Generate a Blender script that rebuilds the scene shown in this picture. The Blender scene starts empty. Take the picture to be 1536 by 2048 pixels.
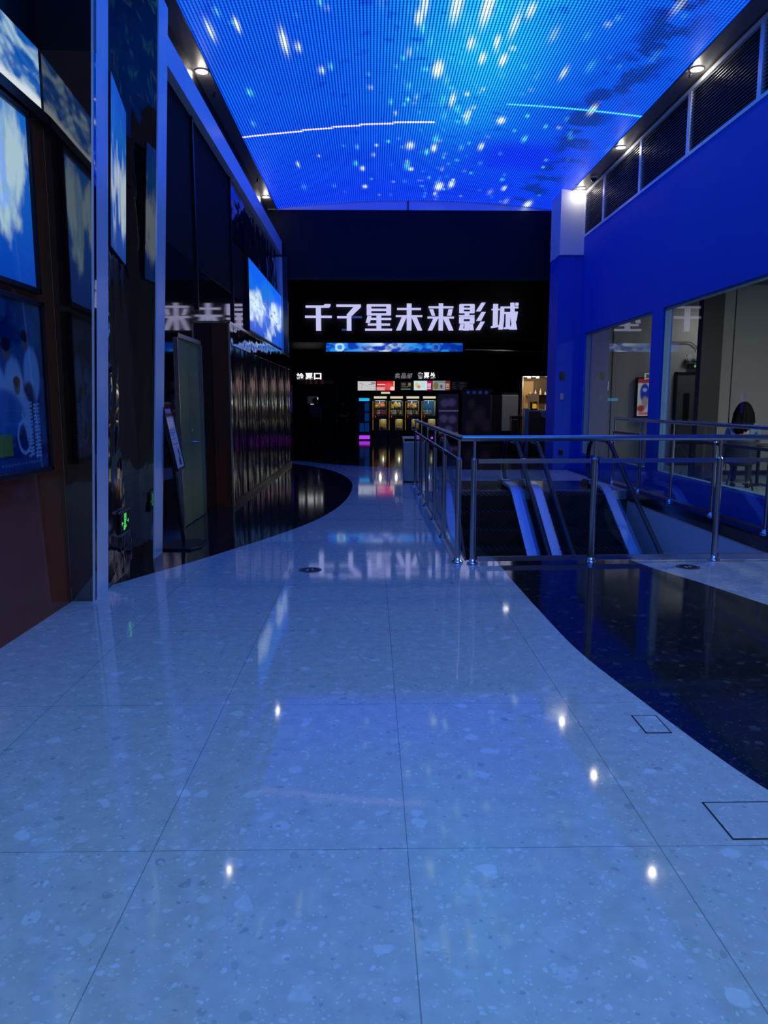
import bpy, math, random
import numpy as np
from mathutils import Vector, Matrix
random.seed(7); rng = np.random.default_rng(11)
SC = bpy.context.scene
COL = SC.collection

# ------------------------------------------------------------------ camera, world, exposure
F_PX = 1500.0; EYE = 1.5
TH = math.atan(217 / F_PX); PH = math.atan(25 * math.cos(TH) / F_PX)
fw = Vector((math.sin(PH) * math.cos(TH), math.cos(PH) * math.cos(TH), -math.sin(TH)))
rt = Vector((math.cos(PH), -math.sin(PH), 0)); up = rt.cross(fw)
cam_d = bpy.data.cameras.new('camera'); cam = bpy.data.objects.new('camera', cam_d); COL.objects.link(cam)
cam.matrix_world = Matrix(((rt.x, up.x, -fw.x, 0), (rt.y, up.y, -fw.y, 0), (rt.z, up.z, -fw.z, EYE), (0, 0, 0, 1)))
cam_d.sensor_fit = 'VERTICAL'; cam_d.sensor_height = 36; cam_d.lens = 36 * F_PX / 2048
cam_d.clip_start = 0.05; cam_d.clip_end = 200
SC.camera = cam
SC.view_settings.view_transform = 'Standard'; SC.view_settings.look = 'None'
SC.view_settings.exposure = 0.0; SC.view_settings.gamma = 1.0; SC.view_settings.use_curve_mapping = False
CEIL_GAIN = 1.72; ATRIUM_FILL = 2.25
W = bpy.data.worlds.new('world'); SC.world = W; W.use_nodes = True
# fill light added for the unseen atrium behind; ramp shaped dim low, bright high
_n = W.node_tree; _tc = _n.nodes.new('ShaderNodeTexCoord'); _sx = _n.nodes.new('ShaderNodeSeparateXYZ'); _n.links.new(_tc.outputs['Generated'], _sx.inputs[0])
_cr = _n.nodes.new('ShaderNodeValToRGB'); _n.links.new(_sx.outputs[2], _cr.inputs[0]); _n.links.new(_cr.outputs[0], _n.nodes['Background'].inputs[0])
_cr.color_ramp.elements[0].position = 0.40; _cr.color_ramp.elements[0].color = (0.022, 0.024, 0.035, 1)
_cr.color_ramp.elements[1].position = 0.78; _cr.color_ramp.elements[1].color = (0.27, 0.62, 1.12, 1)
_n.nodes['Background'].inputs[1].default_value = ATRIUM_FILL


def lamp(name, loc, power, color, radius=0.05, kind='POINT', size=None, rot=None, parent=None, spread=None):
    d = bpy.data.lights.new(name, kind); d.energy = power; d.color = color
    if kind == 'AREA':
        d.shape = 'RECTANGLE'; d.size, d.size_y = size
        if spread: d.spread = spread
    else:
        d.shadow_soft_size = radius
    if kind == 'SPOT':
        d.spot_size = math.radians(size or 90); d.spot_blend = 0.6
    o = bpy.data.objects.new(name, d); COL.objects.link(o)
    o.location = Vector(loc) - (WORLD[parent.name] if parent else Vector((0, 0, 0)))
    if rot: o.rotation_euler = rot
    if parent: o.parent = parent
    return o

# ------------------------------------------------------------------ helpers
WORLD = {}
def s2l(c):
    return tuple(((v / 255) / 12.92 if v / 255 <= 0.04045 else ((v / 255 + 0.055) / 1.055) ** 2.4) for v in c)
def ray(px, py):
    return fw + rt * ((px - 768) / F_PX) + up * ((1024 - py) / F_PX)
def on(px, py, ax, v):
    d = ray(px, py); o = Vector((0, 0, EYE)); return o + d * ((v - o[ax]) / d[ax])
def tag(o, label=None, cat=None, group=None, kind=None):
    if label: o['label'] = label
    if cat: o['category'] = cat
    if group: o['group'] = group
    if kind: o['kind'] = kind
    return o
def thing(name, loc, label, cat, group=None):
    o = bpy.data.objects.new(name, None); COL.objects.link(o); o.location = loc; o.empty_display_size = 0.1
    WORLD[o.name] = Vector(loc); return tag(o, label, cat, group)

class MB:
    def __init__(s): s.v = []; s.f = []; s.smooth = []
    def add(s, vs, fs, sm=False):
        n = len(s.v); s.v += [Vector(p) for p in vs]
        s.f += [tuple(i + n for i in f) for f in fs]; s.smooth += [sm] * len(fs); return s
    def box(s, x0, x1, y0, y1, z0, z1):
        if x0 > x1: x0, x1 = x1, x0
        if y0 > y1: y0, y1 = y1, y0
        if z0 > z1: z0, z1 = z1, z0
        return s.add([(x0,y0,z0),(x1,y0,z0),(x1,y1,z0),(x0,y1,z0),(x0,y0,z1),(x1,y0,z1),(x1,y1,z1),(x0,y1,z1)],
              [(0,3,2,1),(4,5,6,7),(0,1,5,4),(1,2,6,5),(2,3,7,6),(3,0,4,7)])
    def hexa(s, lo, hi):      # lo / hi: four points each
        n = len(lo)
        return s.add(list(lo) + list(hi), [tuple(reversed(range(n))), tuple(range(n, 2*n))] +
              [(i, (i+1) % n, n + (i+1) % n, n + i) for i in range(n)])
    def prism(s, pts, a, b, axis='y'):   # pts 2-D outline, extruded along axis from a to b
        def P(p, t):
            return {'y': (p[0], t, p[1]), 'x': (t, p[0], p[1]), 'z': (p[0], p[1], t)}[axis]
        return s.hexa([P(p, a) for p in pts], [P(p, b) for p in pts])
    def tube(s, pts, r, seg=12, cap=True, closed=False):
        pts = [Vector(p) for p in pts]; n = len(pts)
        rr = r if isinstance(r, (list, tuple)) else [r] * n
        rings = []; ref = None
        for i, p in enumerate(pts):
            a = pts[max(i-1, 0)]; b = pts[min(i+1, n-1)]; t = (b - a)
            t = t.normalized() if t.length > 1e-9 else Vector((0, 0, 1))
            if ref is None:
                ref = Vector((1, 0, 0)) if abs(t.x) < 0.9 else Vector((0, 1, 0))
            u = (ref - t * ref.dot(t)).normalized(); w = t.cross(u); ref = u
            rings.append([p + (u * math.cos(2*math.pi*k/seg) + w * math.sin(2*math.pi*k/seg)) * rr[i] for k in range(seg)])
        vs = [q for g in rings for q in g]; fs = []
        for i in range(n-1):
            for k in range(seg):
                fs.append((i*seg+k, i*seg+(k+1) % seg, (i+1)*seg+(k+1) % seg, (i+1)*seg+k))
        s.add(vs, fs, True)
        if cap:
            s.add(rings[0], [tuple(reversed(range(seg)))]); s.add(rings[-1], [tuple(range(seg))])
        return s
    def lathe(s, c, prof, seg=24):   # prof: (r, z) list, around vertical axis at c
        c = Vector(c); vs = []; fs = []
        for r, z in prof:
            for k in range(seg):
                a = 2*math.pi*k/seg; vs.append(c + Vector((r*math.cos(a), r*math.sin(a), z)))
        for i in range(len(prof)-1):
            for k in range(seg):
                fs.append((i*seg+k, i*seg+(k+1) % seg, (i+1)*seg+(k+1) % seg, (i+1)*seg+k))
        s.add(vs, fs, True)
        s.add(vs[:seg], [tuple(reversed(range(seg)))]); s.add(vs[-seg:], [tuple(range(seg))]); return s
    def ball(s, c, r, seg=14, ring=9, sc=(1,1,1)):
        c = Vector(c); vs = [c + Vector((0,0,-r*sc[2]))]
        for i in range(1, ring):
            t = math.pi*i/ring
            for k in range(seg):
                a = 2*math.pi*k/seg
                vs.append(c + Vector((r*sc[0]*math.sin(t)*math.cos(a), r*sc[1]*math.sin(t)*math.sin(a), -r*sc[2]*math.cos(t))))
        vs.append(c + Vector((0,0,r*sc[2]))); fs = []
        for k in range(seg): fs.append((0, 1+(k+1) % seg, 1+k))
        for i in range(ring-2):
            for k in range(seg):
                a = 1+i*seg+k; b = 1+i*seg+(k+1) % seg; fs.append((a, b, b+seg, a+seg))
        L = len(vs)-1
        for k in range(seg): fs.append((L, L-seg+k, L-seg+(k+1) % seg))
        return s.add(vs, fs, True)
    def build(s, name, mat, parent=None, bevel=0.0, kind=None, origin=None):
        lo = Vector((min(v.x for v in s.v), min(v.y for v in s.v), min(v.z for v in s.v)))
        hi = Vector((max(v.x for v in s.v), max(v.y for v in s.v), max(v.z for v in s.v)))
        o3 = Vector(origin) if origin else Vector(((lo.x+hi.x)/2, (lo.y+hi.y)/2, lo.z))
        me = bpy.data.meshes.new(name); me.from_pydata([tuple(v - o3) for v in s.v], [], s.f)
        me.polygons.foreach_set('use_smooth', s.smooth); me.validate(); me.update()
        o = bpy.data.objects.new(name, me); COL.objects.link(o); me.materials.append(mat)
        WORLD[o.name] = o3.copy()
        o.location = o3 - (WORLD[parent.name] if parent else Vector((0, 0, 0)))
        if parent: o.parent = parent
        if bevel:
            b = o.modifiers.new('b', 'BEVEL'); b.width = bevel; b.segments = 2; b.limit_method = 'ANGLE'
        if kind: o['kind'] = kind
        return o
def copy_tree(o, loc=None, parent=None, label=None, group=None):
    c = o.copy(); COL.objects.link(c)
    if parent: c.parent = parent
    if loc is not None: c.location = loc; WORLD[c.name] = Vector(loc)
    if label: c['label'] = label
    if group: c['group'] = group
    for ch in list(o.children): copy_tree(ch, parent=c)
    return c

# ------------------------------------------------------------------ materials
def P(name, col, rough=0.5, metal=0.0, ior=1.5, emit=None, estr=1.0, bump=None, coat=0.0):
    m = bpy.data.materials.new(name); m.use_nodes = True; nt = m.node_tree; b = nt.nodes['Principled BSDF']
    b.inputs['Base Color'].default_value = (*col, 1); b.inputs['Roughness'].default_value = rough
    b.inputs['Metallic'].default_value = metal; b.inputs['IOR'].default_value = ior
    b.inputs['Coat Weight'].default_value = coat
    if emit: b.inputs['Emission Color'].default_value = (*emit, 1); b.inputs['Emission Strength'].default_value = estr
    N = nt.nodes.new; L = nt.links.new
    tc = N('ShaderNodeTexCoord')
    # faint procedural unevenness on every surface
    no = N('ShaderNodeTexNoise'); no.inputs['Scale'].default_value = 6.0; no.inputs['Detail'].default_value = 4
    L(tc.outputs['Object'], no.inputs['Vector'])
    mr = N('ShaderNodeMapRange'); mr.inputs[3].default_value = max(rough - 0.03, 0.01); mr.inputs[4].default_value = rough + 0.04
    L(no.outputs['Fac'], mr.inputs[0]); L(mr.outputs[0], b.inputs['Roughness'])
    if bump:
        sc, st, mapping = bump
        mp = N('ShaderNodeMapping'); mp.inputs['Scale'].default_value = mapping; L(tc.outputs['Object'], mp.inputs[0])
        n2 = N('ShaderNodeTexNoise'); n2.inputs['Scale'].default_value = sc; n2.inputs['Detail'].default_value = 1.5
        L(mp.outputs[0], n2.inputs['Vector'])
        bp = N('ShaderNodeBump'); bp.inputs['Strength'].default_value = 1.0; bp.inputs['Distance'].default_value = st
        L(n2.outputs['Fac'], bp.inputs['Height']); L(bp.outputs[0], b.inputs['Normal'])
    return m
def E_(name, col, s=1.0):
    m = bpy.data.materials.new(name); m.use_nodes = True; nt = m.node_tree; nt.nodes.clear()
    e = nt.nodes.new('ShaderNodeEmission'); e.inputs[0].default_value = (*col, 1); e.inputs[1].default_value = s
    o = nt.nodes.new('ShaderNodeOutputMaterial'); nt.links.new(e.outputs[0], o.inputs[0]); return m
def glassm(name, tint=(0.9, 0.95, 0.97), ior=1.5, rough=0.0, gain=1.0):
    m = bpy.data.materials.new(name); m.use_nodes = True; nt = m.node_tree; nt.nodes.clear(); N = nt.nodes.new; L = nt.links.new
    t = N('ShaderNodeBsdfTransparent'); t.inputs[0].default_value = (*tint, 1)
    g = N('ShaderNodeBsdfGlossy'); g.inputs['Roughness'].default_value = rough; g.inputs[0].default_value = (1, 1, 1, 1)
    fr = N('ShaderNodeFresnel'); fr.inputs[0].default_value = ior
    mu = N('ShaderNodeMath'); mu.operation = 'MULTIPLY'; mu.inputs[1].default_value = gain; mu.use_clamp = True
    L(fr.outputs[0], mu.inputs[0])
    ge = N('ShaderNodeNewGeometry'); iv = N('ShaderNodeMath'); iv.operation = 'SUBTRACT'; iv.inputs[0].default_value = 1.0; L(ge.outputs['Backfacing'], iv.inputs[1])
    m2 = N('ShaderNodeMath'); m2.operation = 'MULTIPLY'; L(mu.outputs[0], m2.inputs[0]); L(iv.outputs[0], m2.inputs[1])
    mx = N('ShaderNodeMixShader'); L(m2.outputs[0], mx.inputs[0]); L(t.outputs[0], mx.inputs[1]); L(g.outputs[0], mx.inputs[2])
    o = N('ShaderNodeOutputMaterial'); L(mx.outputs[0], o.inputs[0]); return m
def screen_mat(name, strength=1.0, lines=None, gloss=0.25):
    """display face: colour attribute 'Col' given off as light, behind a thin glossy front"""
    m = bpy.data.materials.new(name); m.use_nodes = True; nt = m.node_tree; b = nt.nodes['Principled BSDF']; N = nt.nodes.new; L = nt.links.new
    b.inputs['Base Color'].default_value = (0.004, 0.004, 0.006, 1); b.inputs['Roughness'].default_value = gloss
    a = N('ShaderNodeAttribute'); a.attribute_name = 'Col'; L(a.outputs['Color'], b.inputs['Emission Color'])
    b.inputs['Emission Strength'].default_value = strength
    if lines:       # LED strips running along Y, and the lamps along each strip
        px, py, k = lines
        tc = N('ShaderNodeTexCoord'); sx = N('ShaderNodeSeparateXYZ'); L(tc.outputs['Object'], sx.inputs[0])
        def tri(sock, per):
            d = N('ShaderNodeMath'); d.operation = 'MULTIPLY'; d.inputs[1].default_value = 2*math.pi/per; L(sock, d.inputs[0])
            s = N('ShaderNodeMath'); s.operation = 'SINE'; L(d.outputs[0], s.inputs[0]); return s.outputs[0]
        s1 = N('ShaderNodeMath'); s1.operation = 'MULTIPLY_ADD'; s1.inputs[1].default_value = k; s1.inputs[2].default_value = 1.0; L(tri(sx.outputs[0], px), s1.inputs[0])
        s2 = N('ShaderNodeMath'); s2.operation = 'MULTIPLY_ADD'; s2.inputs[1].default_value = k*0.45; s2.inputs[2].default_value = 1.0; L(tri(sx.outputs[1], py), s2.inputs[0])
        mm = N('ShaderNodeMath'); mm.operation = 'MULTIPLY'; L(s1.outputs[0], mm.inputs[0]); L(s2.outputs[0], mm.inputs[1])
        m3 = N('ShaderNodeMath'); m3.operation = 'MULTIPLY'; m3.inputs[1].default_value = strength; L(mm.outputs[0], m3.inputs[0])
        L(m3.outputs[0], b.inputs['Emission Strength'])
    return m
def print_mat(name, rough=0.15):
    m = bpy.data.materials.new(name); m.use_nodes = True; nt = m.node_tree; b = nt.nodes['Principled BSDF']
    a = nt.nodes.new('ShaderNodeAttribute'); a.attribute_name = 'Col'; nt.links.new(a.outputs['Color'], b.inputs['Base Color'])
    b.inputs['Roughness'].default_value = rough; return m

def terrazzo(name, base, light, dark, rough, tile=None, amt=1.0, chip=18, ior=1.5):
    m = bpy.data.materials.new(name); m.use_nodes = True; nt = m.node_tree; b = nt.nodes['Principled BSDF']; N = nt.nodes.new; L = nt.links.new
    tc = N('ShaderNodeTexCoord'); geo = N('ShaderNodeNewGeometry')
    pos = geo.outputs['Position']
    wn = N('ShaderNodeTexNoise'); wn.inputs['Scale'].default_value = 9; L(pos, wn.inputs['Vector'])
    off = N('ShaderNodeVectorMath'); off.operation = 'SCALE'; off.inputs['Scale'].default_value = 0.07; L(wn.outputs['Color'], off.inputs[0])
    ad = N('ShaderNodeVectorMath'); L(pos, ad.inputs[0]); L(off.outputs[0], ad.inputs[1])
    cur = None
    def mixc(fac, a, bcol):
        mx = N('ShaderNodeMix'); mx.data_type = 'RGBA'; L(fac, mx.inputs[0])
        if isinstance(a, tuple): mx.inputs[6].default_value = (*a, 1)
        else: L(a, mx.inputs[6])
        if isinstance(bcol, tuple): mx.inputs[7].default_value = (*bcol, 1)
        else: L(bcol, mx.inputs[7])
        return mx.outputs[2]
    # broad mottling
    n1 = N('ShaderNodeTexNoise'); n1.inputs['Scale'].default_value = 14; n1.inputs['Detail'].default_value = 6; L(pos, n1.inputs['Vector'])
    r1 = N('ShaderNodeMapRange'); r1.inputs[1].default_value = 0.3; r1.inputs[2].default_value = 0.7; L(n1.outputs['Fac'], r1.inputs[0])
    lo = tuple(x*0.90 for x in base); hi = tuple(x*1.07 for x in base)
    cur = mixc(r1.outputs[0], lo, hi)
    # three sizes of angular stone chip; each voronoi cell decides by its random colour if it is a chip
    for sc, thr, col, rad in ((chip*0.8, 0.86, light, 0.5), (chip, 0.90, dark, 0.36), (chip*2.1, 0.76, light, 0.42), (chip*2.4, 0.86, dark, 0.36), (chip*4.6, 0.80, light, 0.45)):
        v = N('ShaderNodeTexVoronoi'); v.inputs['Scale'].default_value = sc; v.inputs['Randomness'].default_value = 1; L(ad.outputs[0], v.inputs['Vector'])
        sp = N('ShaderNodeSeparateColor'); L(v.outputs['Color'], sp.inputs[0])
        g = N('ShaderNodeMath'); g.operation = 'GREATER_THAN'; g.inputs[1].default_value = thr; L(sp.outputs[0], g.inputs[0])
        rmp = N('ShaderNodeMapRange'); rmp.inputs[1].default_value = rad; rmp.inputs[2].default_value = rad*0.78; rmp.inputs[3].default_value = 0; rmp.inputs[4].default_value = 0.75*amt
        L(v.outputs['Distance'], rmp.inputs[0])
        mu = N('ShaderNodeMath'); mu.operation = 'MULTIPLY'; L(g.outputs[0], mu.inputs[0]); L(rmp.outputs[0], mu.inputs[1])
        m4 = N('ShaderNodeMath'); m4.operation = 'MULTIPLY'; L(mu.outputs[0], m4.inputs[0]); L(sp.outputs[1], m4.inputs[1])
        cur = mixc(m4.outputs[0], cur, col)
    if tile:
        (x0, dx), (y0, dy), jc = tile
        sx = N('ShaderNodeSeparateXYZ'); L(pos, sx.inputs[0]); outs = []
        for s, o0, d in ((sx.outputs[0], x0, dx), (sx.outputs[1], y0, dy)):
            a = N('ShaderNodeMath'); a.operation = 'SUBTRACT'; a.inputs[1].default_value = o0 - 50*d; L(s, a.inputs[0])
            bq = N('ShaderNodeMath'); bq.operation = 'MODULO'; bq.inputs[1].default_value = d; L(a.outputs[0], bq.inputs[0])
            c = N('ShaderNodeMath'); c.operation = 'LESS_THAN'; c.inputs[1].default_value = 0.0035; L(bq.outputs[0], c.inputs[0]); outs.append(c.outputs[0])
        mx = N('ShaderNodeMath'); mx.operation = 'MAXIMUM'; L(outs[0], mx.inputs[0]); L(outs[1], mx.inputs[1])
        ms = N('ShaderNodeMath'); ms.operation = 'MULTIPLY'; ms.inputs[1].default_value = 0.65; L(mx.outputs[0], ms.inputs[0])
        cur = mixc(ms.outputs[0], cur, jc)
    L(cur, b.inputs['Base Color']); b.inputs['Roughness'].default_value = rough; b.inputs['IOR'].default_value = ior
    return m

M = {}
M['floor'] = terrazzo('terrazzo_light', (0.56, 0.56, 0.54), (0.80, 0.82, 0.86), (0.30, 0.31, 0.32), 0.05, ((-0.745, 0.862), (2.36, 1.243), (0.10, 0.11, 0.12)), amt=0.85)
M['floor_dark'] = terrazzo('stone_dark', (0.010, 0.012, 0.015), (0.13, 0.13, 0.15), (0.004, 0.004, 0.005), 0.07, ((-0.745, 0.862), (2.36, 1.243), (0.06, 0.06, 0.06)), chip=24, amt=0.6)
M['lobby_dark'] = P('lobby_black', (0.006, 0.006, 0.009), 0.45)
M['black'] = P('black_satin', (0.004, 0.004, 0.005), 0.35)
M['fascia'] = P('navy_gloss_panel', (0.009, 0.014, 0.026), 0.5, ior=1.2)
M['fascia_under'] = P('near_black_panel', (0.0015, 0.002, 0.006), 0.7)
M['blue_paint'] = P('deep_blue_paint', (0.001, 0.075, 0.60), 0.6)
M['pale_paint'] = P('pale_paint', (0.84, 0.86, 0.88), 0.5)
M['soffit'] = P('grey_soffit_paint', (0.16, 0.16, 0.18), 0.45)
M['brown_panel'] = P('brown_gloss_panel', (0.22, 0.05, 0.014), 0.08, ior=1.36)
M['brown_mirror'] = P('brown_mirror_panel', (0.022, 0.010, 0.009), 0.03, ior=2.7)
M['wavy'] = P('rippled_brown_mirror', (0.030, 0.014, 0.012), 0.04, ior=2.3, bump=(2.6, 0.030, (1, 1, 0.6)))
M['brown_matt'] = P('brown_laminate', (0.30, 0.06, 0.015), 0.5, ior=1.3)
M['chrome'] = P('polished_steel', (0.75, 0.76, 0.78), 0.12, metal=1.0)
M['steel'] = P('brushed_steel', (0.55, 0.56, 0.58), 0.25, metal=1.0)
M['dark_steel'] = P('dark_bronze_steel', (0.07, 0.07, 0.08), 0.22, metal=1.0)
M['satin_strip'] = P('satin_silver_strip', (0.88, 0.92, 0.95), 0.30, metal=0.1)
M['glass'] = glassm('clear_glass', (0.86, 0.93, 0.95))
M['rail_glass'] = glassm('rail_glass', (0.92, 0.95, 0.97))
M['window_glass'] = glassm('window_glass', (0.90, 0.93, 0.94), 1.5)
M['smoked'] = P('smoked_mirror_glass', (0.010, 0.009, 0.009), 0.14, ior=1.22, bump=(2.6, 0.07, (1, 1, 0.35)))
M['rubber'] = P('black_rubber', (0.006, 0.006, 0.007), 0.3)
M['door_green'] = P('olive_door_paint', (0.20, 0.24, 0.08), 0.35)
M['frame_blue'] = P('blue_grey_frame_paint', (0.10, 0.22, 0.38), 0.5)
M['grey_paint'] = P('grey_room_paint', (0.40, 0.40, 0.41), 0.6)
M['grey_dark'] = P('charcoal_paint', (0.10, 0.10, 0.12), 0.5)
M['room_floor'] = P('pale_room_floor', (0.32, 0.42, 0.44), 0.25)
M['white'] = P('white_plastic', (0.75, 0.75, 0.77), 0.35)
M['cream'] = P('cream_board', (0.80, 0.66, 0.42), 0.4)
M['slat'] = P('grey_louvre_blade', (0.22, 0.24, 0.30), 0.3, metal=0.4)
M['yellow'] = P('yellow_plastic', (0.75, 0.52, 0.06), 0.4)
M['letters'] = E_('lit_acrylic_letter', s2l((196, 196, 243)), 1.0)
M['letters_dim'] = E_('fading_acrylic_letter', s2l((46, 60, 128)), 1.0)
M['white_glow'] = E_('white_glow', (0.95, 0.96, 1.0), 1.1)
M['grey_glow'] = E_('weak_white_glow', (0.15, 0.14, 0.17), 1.0)
M['down_glow'] = E_('downlight_glow', (1.0, 0.93, 0.80), 14.0)
M['cyan_glow'] = E_('cyan_glow', s2l((40, 170, 240)), 1.0)
M['magenta_glow'] = E_('magenta_glow', s2l((185, 60, 245)), 1.0)
M['violet_glow'] = E_('violet_glow', s2l((50, 20, 200)), 0.8)
M['cream_glow'] = E_('cream_glow', s2l((225, 215, 175)), 0.9)
M['green_glow'] = E_('green_glow', s2l((90, 225, 110)), 0.8)
M['red_glow'] = E_('red_glow', s2l((240, 70, 30)), 1.0)
M['amber_glow'] = E_('amber_glow', s2l((210, 160, 40)), 0.8)
M['screen'] = screen_mat('menu_screen_face', 1.0)
M['sky_glow'] = screen_mat('sky_glow_face', 0.95)  # glowing face for the imitated sky reflections and for the ticker
M['led_ceiling'] = screen_mat('led_ceiling_face', CEIL_GAIN, lines=(0.0448, 0.06, 0.80), gloss=0.5)
M['poster_print'] = print_mat('poster_print', 0.12)
M['reflected_sky'] = screen_mat('reflected_sky_face', 0.9, gloss=0.06)  # sky mirrored in the poster glass, put in as emission

# ------------------------------------------------------------------ pictures drawn into colour attributes
def vnoise(U, V, sx, sy, seed):
    r = np.random.default_rng(seed); g = r.random((sy + 2, sx + 2))
    x = U * sx; y = V * sy; xi = np.clip(x.astype(int), 0, sx); yi = np.clip(y.astype(int), 0, sy)
    fx = x - xi; fy = y - yi; fx = fx*fx*(3-2*fx); fy = fy*fy*(3-2*fy)
    return (g[yi, xi]*(1-fx) + g[yi, xi+1]*fx)*(1-fy) + (g[yi+1, xi]*(1-fx) + g[yi+1, xi+1]*fx)*fy
def fbm(U, V, sx, sy, seed, n=4):
    t = 0; a = 1; w = 0
    for i in range(n):
        t = t + a*vnoise(U, V, sx*2**i, sy*2**i, seed+i); w += a; a *= 0.5
    return t/w
def uvgrid(nu, nv):
    u = np.linspace(0, 1, nu+1); v = np.linspace(0, 1, nv+1); return np.meshgrid(u, v)
def lerp(a, b, t): return a*(1-t[..., None]) + np.array(b)*t[..., None]
def ss(x, a, b): t = np.clip((x-a)/(b-a), 0, 1); return t*t*(3-2*t)
def fill(C, mask, col, k=1.0):
    m = (np.clip(mask.astype(float), 0, 1)*k)[..., None]; return C*(1-m) + np.array(s2l(col))*m
def ell(U, V, cx, cy, rx, ry, soft=0.15):
    d = np.sqrt(((U-cx)/rx)**2 + ((V-cy)/ry)**2); return 1 - ss(d, 1-soft, 1+soft)
def rect(U, V, a, b, c, d): return (U >= a) & (U <= b) & (V >= c) & (V <= d)
def seg(U, V, x0, y0, x1, y1, r, asp=1.0):
    px = (U-x0)*asp; py = V-y0; dx = (x1-x0)*asp; dy = y1-y0
    t = np.clip((px*dx+py*dy)/(dx*dx+dy*dy+1e-9), 0, 1); d = np.hypot(px-t*dx, py-t*dy); return d < r
def picture(name, o, du, dv, nu, nv, Cc, mat, parent=None, kind=None, vault=None):
    """a display face: o + u*du + v*dv, colour grid Cc (nv+1, nu+1, 3)"""
    o = Vector(o); du = Vector(du); dv = Vector(dv); U, V = uvgrid(nu, nv)
    pts = np.array(o)[None, None] + U[..., None]*np.array(du) + V[..., None]*np.array(dv)
    if vault is not None: pts[..., 2] += vault(U, V)
    base = np.array([(pts[..., 0].min()+pts[..., 0].max())/2, (pts[..., 1].min()+pts[..., 1].max())/2, pts[..., 2].min()])
    vs = (pts - base).reshape(-1, 3)
    i = np.arange(nu); j = np.arange(nv); I, J = np.meshgrid(i, j); a = J*(nu+1)+I
    fs = np.stack([a, a+1, a+nu+2, a+nu+1], -1).reshape(-1, 4)
    me = bpy.data.meshes.new(name); me.from_pydata(vs.tolist(), [], fs.tolist()); me.update()
    at = me.color_attributes.new('Col', 'FLOAT_COLOR', 'POINT')
    rgba = np.ones((vs.shape[0], 4), dtype=np.float32); rgba[:, :3] = Cc.reshape(-1, 3)
    at.data.foreach_set('color', rgba.ravel()); me.materials.append(mat)
    ob = bpy.data.objects.new(name, me); COL.objects.link(ob); b = Vector(base.tolist()); WORLD[ob.name] = b
    ob.location = b - (WORLD[parent.name] if parent else Vector((0, 0, 0)))
    if parent: ob.parent = parent
    if kind: ob['kind'] = kind
    return ob
def clouds(nu, nv, seed, birds=False, horizon=0.5):
    U, V = uvgrid(nu, nv); n = fbm(U, V, 4, 3, seed, 5); n2 = fbm(U, V, 7, 4, seed+40, 4)
    C = lerp(np.zeros(U.shape+(3,)) + np.array(s2l((10, 70, 190))), s2l((20, 120, 225)), V)
    m = ss(n - 0.9*np.abs(V-horizon), 0.22, 0.46); C = lerp(C, s2l((205, 225, 238)), m)
    C = lerp(C, s2l((110, 165, 225)), ss(n2, 0.52, 0.7)*m*0.6)
    if birds:
        for bx, by in ((0.42, 0.52), (0.50, 0.60), (0.62, 0.45), (0.55, 0.35), (0.72, 0.55), (0.78, 0.38)):
            C = fill(C, seg(U, V, bx-0.03, by+0.02, bx, by, 0.008) | seg(U, V, bx, by, bx+0.03, by+0.025, 0.008), (30, 60, 110))
        for yy in (0.42, 0.55):
            C = fill(C, np.abs(V-yy-0.02*np.sin(U*22)) < 0.008, (110, 160, 215), 0.7)
    return C

# ================================================================== THE SETTING
X_L = -2.26; X_R = 4.74; Z_C = 6.15
# ---- floor with the escalator void cut out of it
VX0, VX1, VY0, VY1 = 0.90, 4.45, 7.10, 12.90
fb = MB()
fb.box(-2.6, VX0, -3, 34, -0.15, 0); fb.box(VX0, VX1, -3, VY0, -0.15, 0)
fb.box(VX0, VX1, VY1, 34, -0.15, 0); fb.box(VX1, 4.74, -3, 34, -0.15, 0)
fb.box(-6, -2.6, 19, 34, -0.15, 0); fb.box(4.74, 8.2, 18.55, 34, -0.15, 0)
fb.build('floor', M['floor'], kind='structure')
def inlay(n, pts):
    MB().prism(pts, 0.0, 0.0015, 'z').build('trim_%d' % n, M['floor_dark'], kind='structure')
def smooth(pts, n=6):
    out = []; P_ = [pts[0]] + pts + [pts[-1]]
    for i in range(1, len(P_)-2):
        p0, p1, p2, p3 = [np.array(q, float) for q in P_[i-1:i+3]]
        for k in range(n):
            t = k/n; out.append(tuple(0.5*((2*p1)+(-p0+p2)*t+(2*p0-5*p1+4*p2-p3)*t*t+(-p0+3*p1-3*p2+p3)*t**3)))
    out.append(tuple(pts[-1])); return out
left_curve = smooth([(-2.20, 6.08), (-1.97, 6.56), (-1.67, 7.18), (-1.38, 7.85), (-1.05, 8.65), (-0.70, 9.75), (-0.46, 11.15), (-0.35, 12.9),
                     (-0.42, 14.7), (-0.80, 16.6), (-1.45, 18.1), (-2.35, 19.3)])
inlay(1, left_curve + [(-2.59, 19.3), (-2.59, 6.08)])
band_l = smooth([(1.20, 7.08), (1.205, 6.2), (1.225, 5.3), (1.265, 4.4), (1.38, 3.6), (1.475, 3.05), (1.56, 2.7), (1.75, 2.15), (2.2, 1.2), (3.0, -0.2)])
band_r = smooth([(2.50, 7.08), (2.62, 6.6), (2.79, 6.1), (3.0, 5.35), (3.35, 4.4), (3.8, 3.3), (4.5, 2.0)])
inlay(2, band_l + list(reversed(band_r)))
inlay(3, [(4.46, -2.9), (4.735, -2.9), (4.735, 17.3), (4.46, 17.3)])
inlay(4, [(-5.9, 19.9), (-2.0, 19.9), (-0.9, 18.6), (0.6, 17.6), (2.6, 17.0), (4.45, 17.0), (4.45, 18.6), (8.0, 18.6), (8.0, 33.9), (-5.9, 33.9)])
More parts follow.
